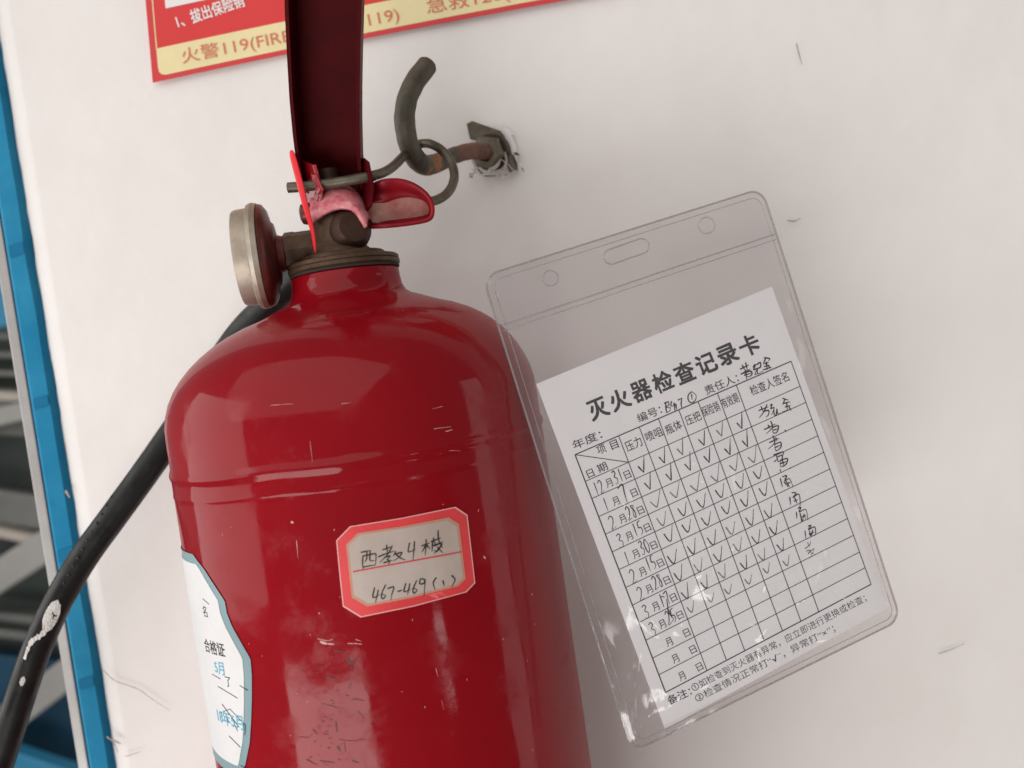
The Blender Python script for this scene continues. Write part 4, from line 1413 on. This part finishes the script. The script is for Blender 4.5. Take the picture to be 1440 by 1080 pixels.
def sheet(name, base, bulge, sgn, m):
    """one film of the sleeve: rounded outline, puffed and creased in the middle"""
    nI = 80
    ol = outline(0.0, 0.0062, 10)
    dense = []
    for i in range(len(ol)):
        a, b = ol[i], ol[(i + 1) % len(ol)]
        L = math.hypot((b[0] - a[0]) * SW, (b[1] - a[1]) * SH)
        kk = max(1, int(L / 0.003))
        for k in range(kk):
            dense.append((a[0] + (b[0] - a[0]) * k / kk, a[1] + (b[1] - a[1]) * k / kk))
    v, f = [], []
    n = len(dense)
    for r in range(nI + 1):
        k = 1 - (r / nI)
        for s, t in dense:
            ss, tt = 0.5 + (s - 0.5) * k, 0.5 + (t - 0.5) * k
            e = min(ss * SW, (1 - ss) * SW, (1 - tt) * SH) / 0.012
            e2 = max(0.0, (tt - 0.115)) * SH / 0.008
            e = max(0.0, min(1.0, min(e, e2)))
            e = e * e * (3 - 2 * e)
            x, y = ss * SW, tt * SH
            wv = 0.5 * noise.noise(Vector((x * 38, y * 24, 2.0 + sgn))) + 0.30 * noise.noise(Vector((x * 85, y * 62, 9.0))) * (0.35 + tt)
            lift = base + sgn * e * bulge * (0.85 + 0.5 * wv) + 0.0009 * noise.noise(Vector((x * 42, y * 30, 5))) * min(1.0, min(x, SW - x, y, SH - y) / 0.006)
            if sgn > 0:
                q = Vector((x, y, 0))
                for A_, B_, wd_, hh_ in creases:
                    ab = B_ - A_
                    kk_ = max(0.0, min(1.0, (q - A_).dot(ab) / ab.length_squared))
                    dd_ = (q - A_ - ab * kk_).length / wd_
                    if dd_ < 3:
                        lift += 0.85 * hh_ * math.exp(-dd_ * dd_) * (0.75 + 0.5 * noise.noise(q * 140))
            v.append(slv_pt(ss, tt, lift))
    for r in range(nI):
        for k in range(n):
            k2 = (k + 1) % n
            f.append((r * n + k, r * n + k2, (r + 1) * n + k2, (r + 1) * n + k))
    return raw(name, v, f, m, slv, True)


sheet('front_film', 0.0006, 0.0014, 1, M['film'])
sheet('back_film', -0.0005, 0.0008, -1, M['film_back'])


def bead(name, loop, rad, lift, m, closed=True):
    loop = list(loop)
    pts = []
    N = len(loop)
    for i in range(N if closed else N - 1):
        a, b = loop[i], loop[(i + 1) % N]
        kk = max(1, int(math.hypot((b[0] - a[0]) * SW, (b[1] - a[1]) * SH) / 0.004))
        for k in range(kk):
            pts.append(slv_pt(a[0] + (b[0] - a[0]) * k / kk, a[1] + (b[1] - a[1]) * k / kk, lift))
    if not closed:
        pts.append(slv_pt(*loop[-1], lift))
    return tube(name, pts, rad, m, slv, 8, 1, closed)


bead('edge_weld', outline(0.0003, 0.0062, 8), 0.00042, 0.0003, M['film_edge'])
bead('inner_weld', outline(0.0030, 0.0042, 8), 0.00022, 0.0010, M['seam'])
tband = 0.107
bead('top_weld', [(0.012, tband), (0.3, tband + .001), (0.6, tband - .0005), (0.988, tband)], 0.00030, 0.0010, M['film_edge'], False)
bead('top_weld', [(0.012, tband + .012), (0.3, tband + .0118), (0.6, tband + .0112), (0.988, tband + .0115)], 0.00022, 0.0010, M['seam'], False)


slot = []
ca, cb = Vector((858, 362)), Vector((901, 347))
d = (cb - ca).normalized()
nn = Vector((-d.y, d.x))
for k in range(9):
    a = math.pi / 2 + math.pi * k / 8
    slot.append(ca + (d * math.cos(a) + nn * math.sin(a)) * 10.5)
for k in range(9):
    a = -math.pi / 2 + math.pi * k / 8
    slot.append(cb + (d * math.cos(a) + nn * math.sin(a)) * 10.5)
bead('lanyard_slot', [px_st(*p) for p in slot], 0.00028, 0.0009, M['film_edge'])
for (hx, hy), rr in (((992, 318), 11.5), ((773, 392), 11)):
    bead('punch_ring', [px_st(hx + rr * math.cos(a * math.pi / 8), hy + rr * math.sin(a * math.pi / 8)) for a in range(16)], 0.00022, 0.0009, M['film_edge'])
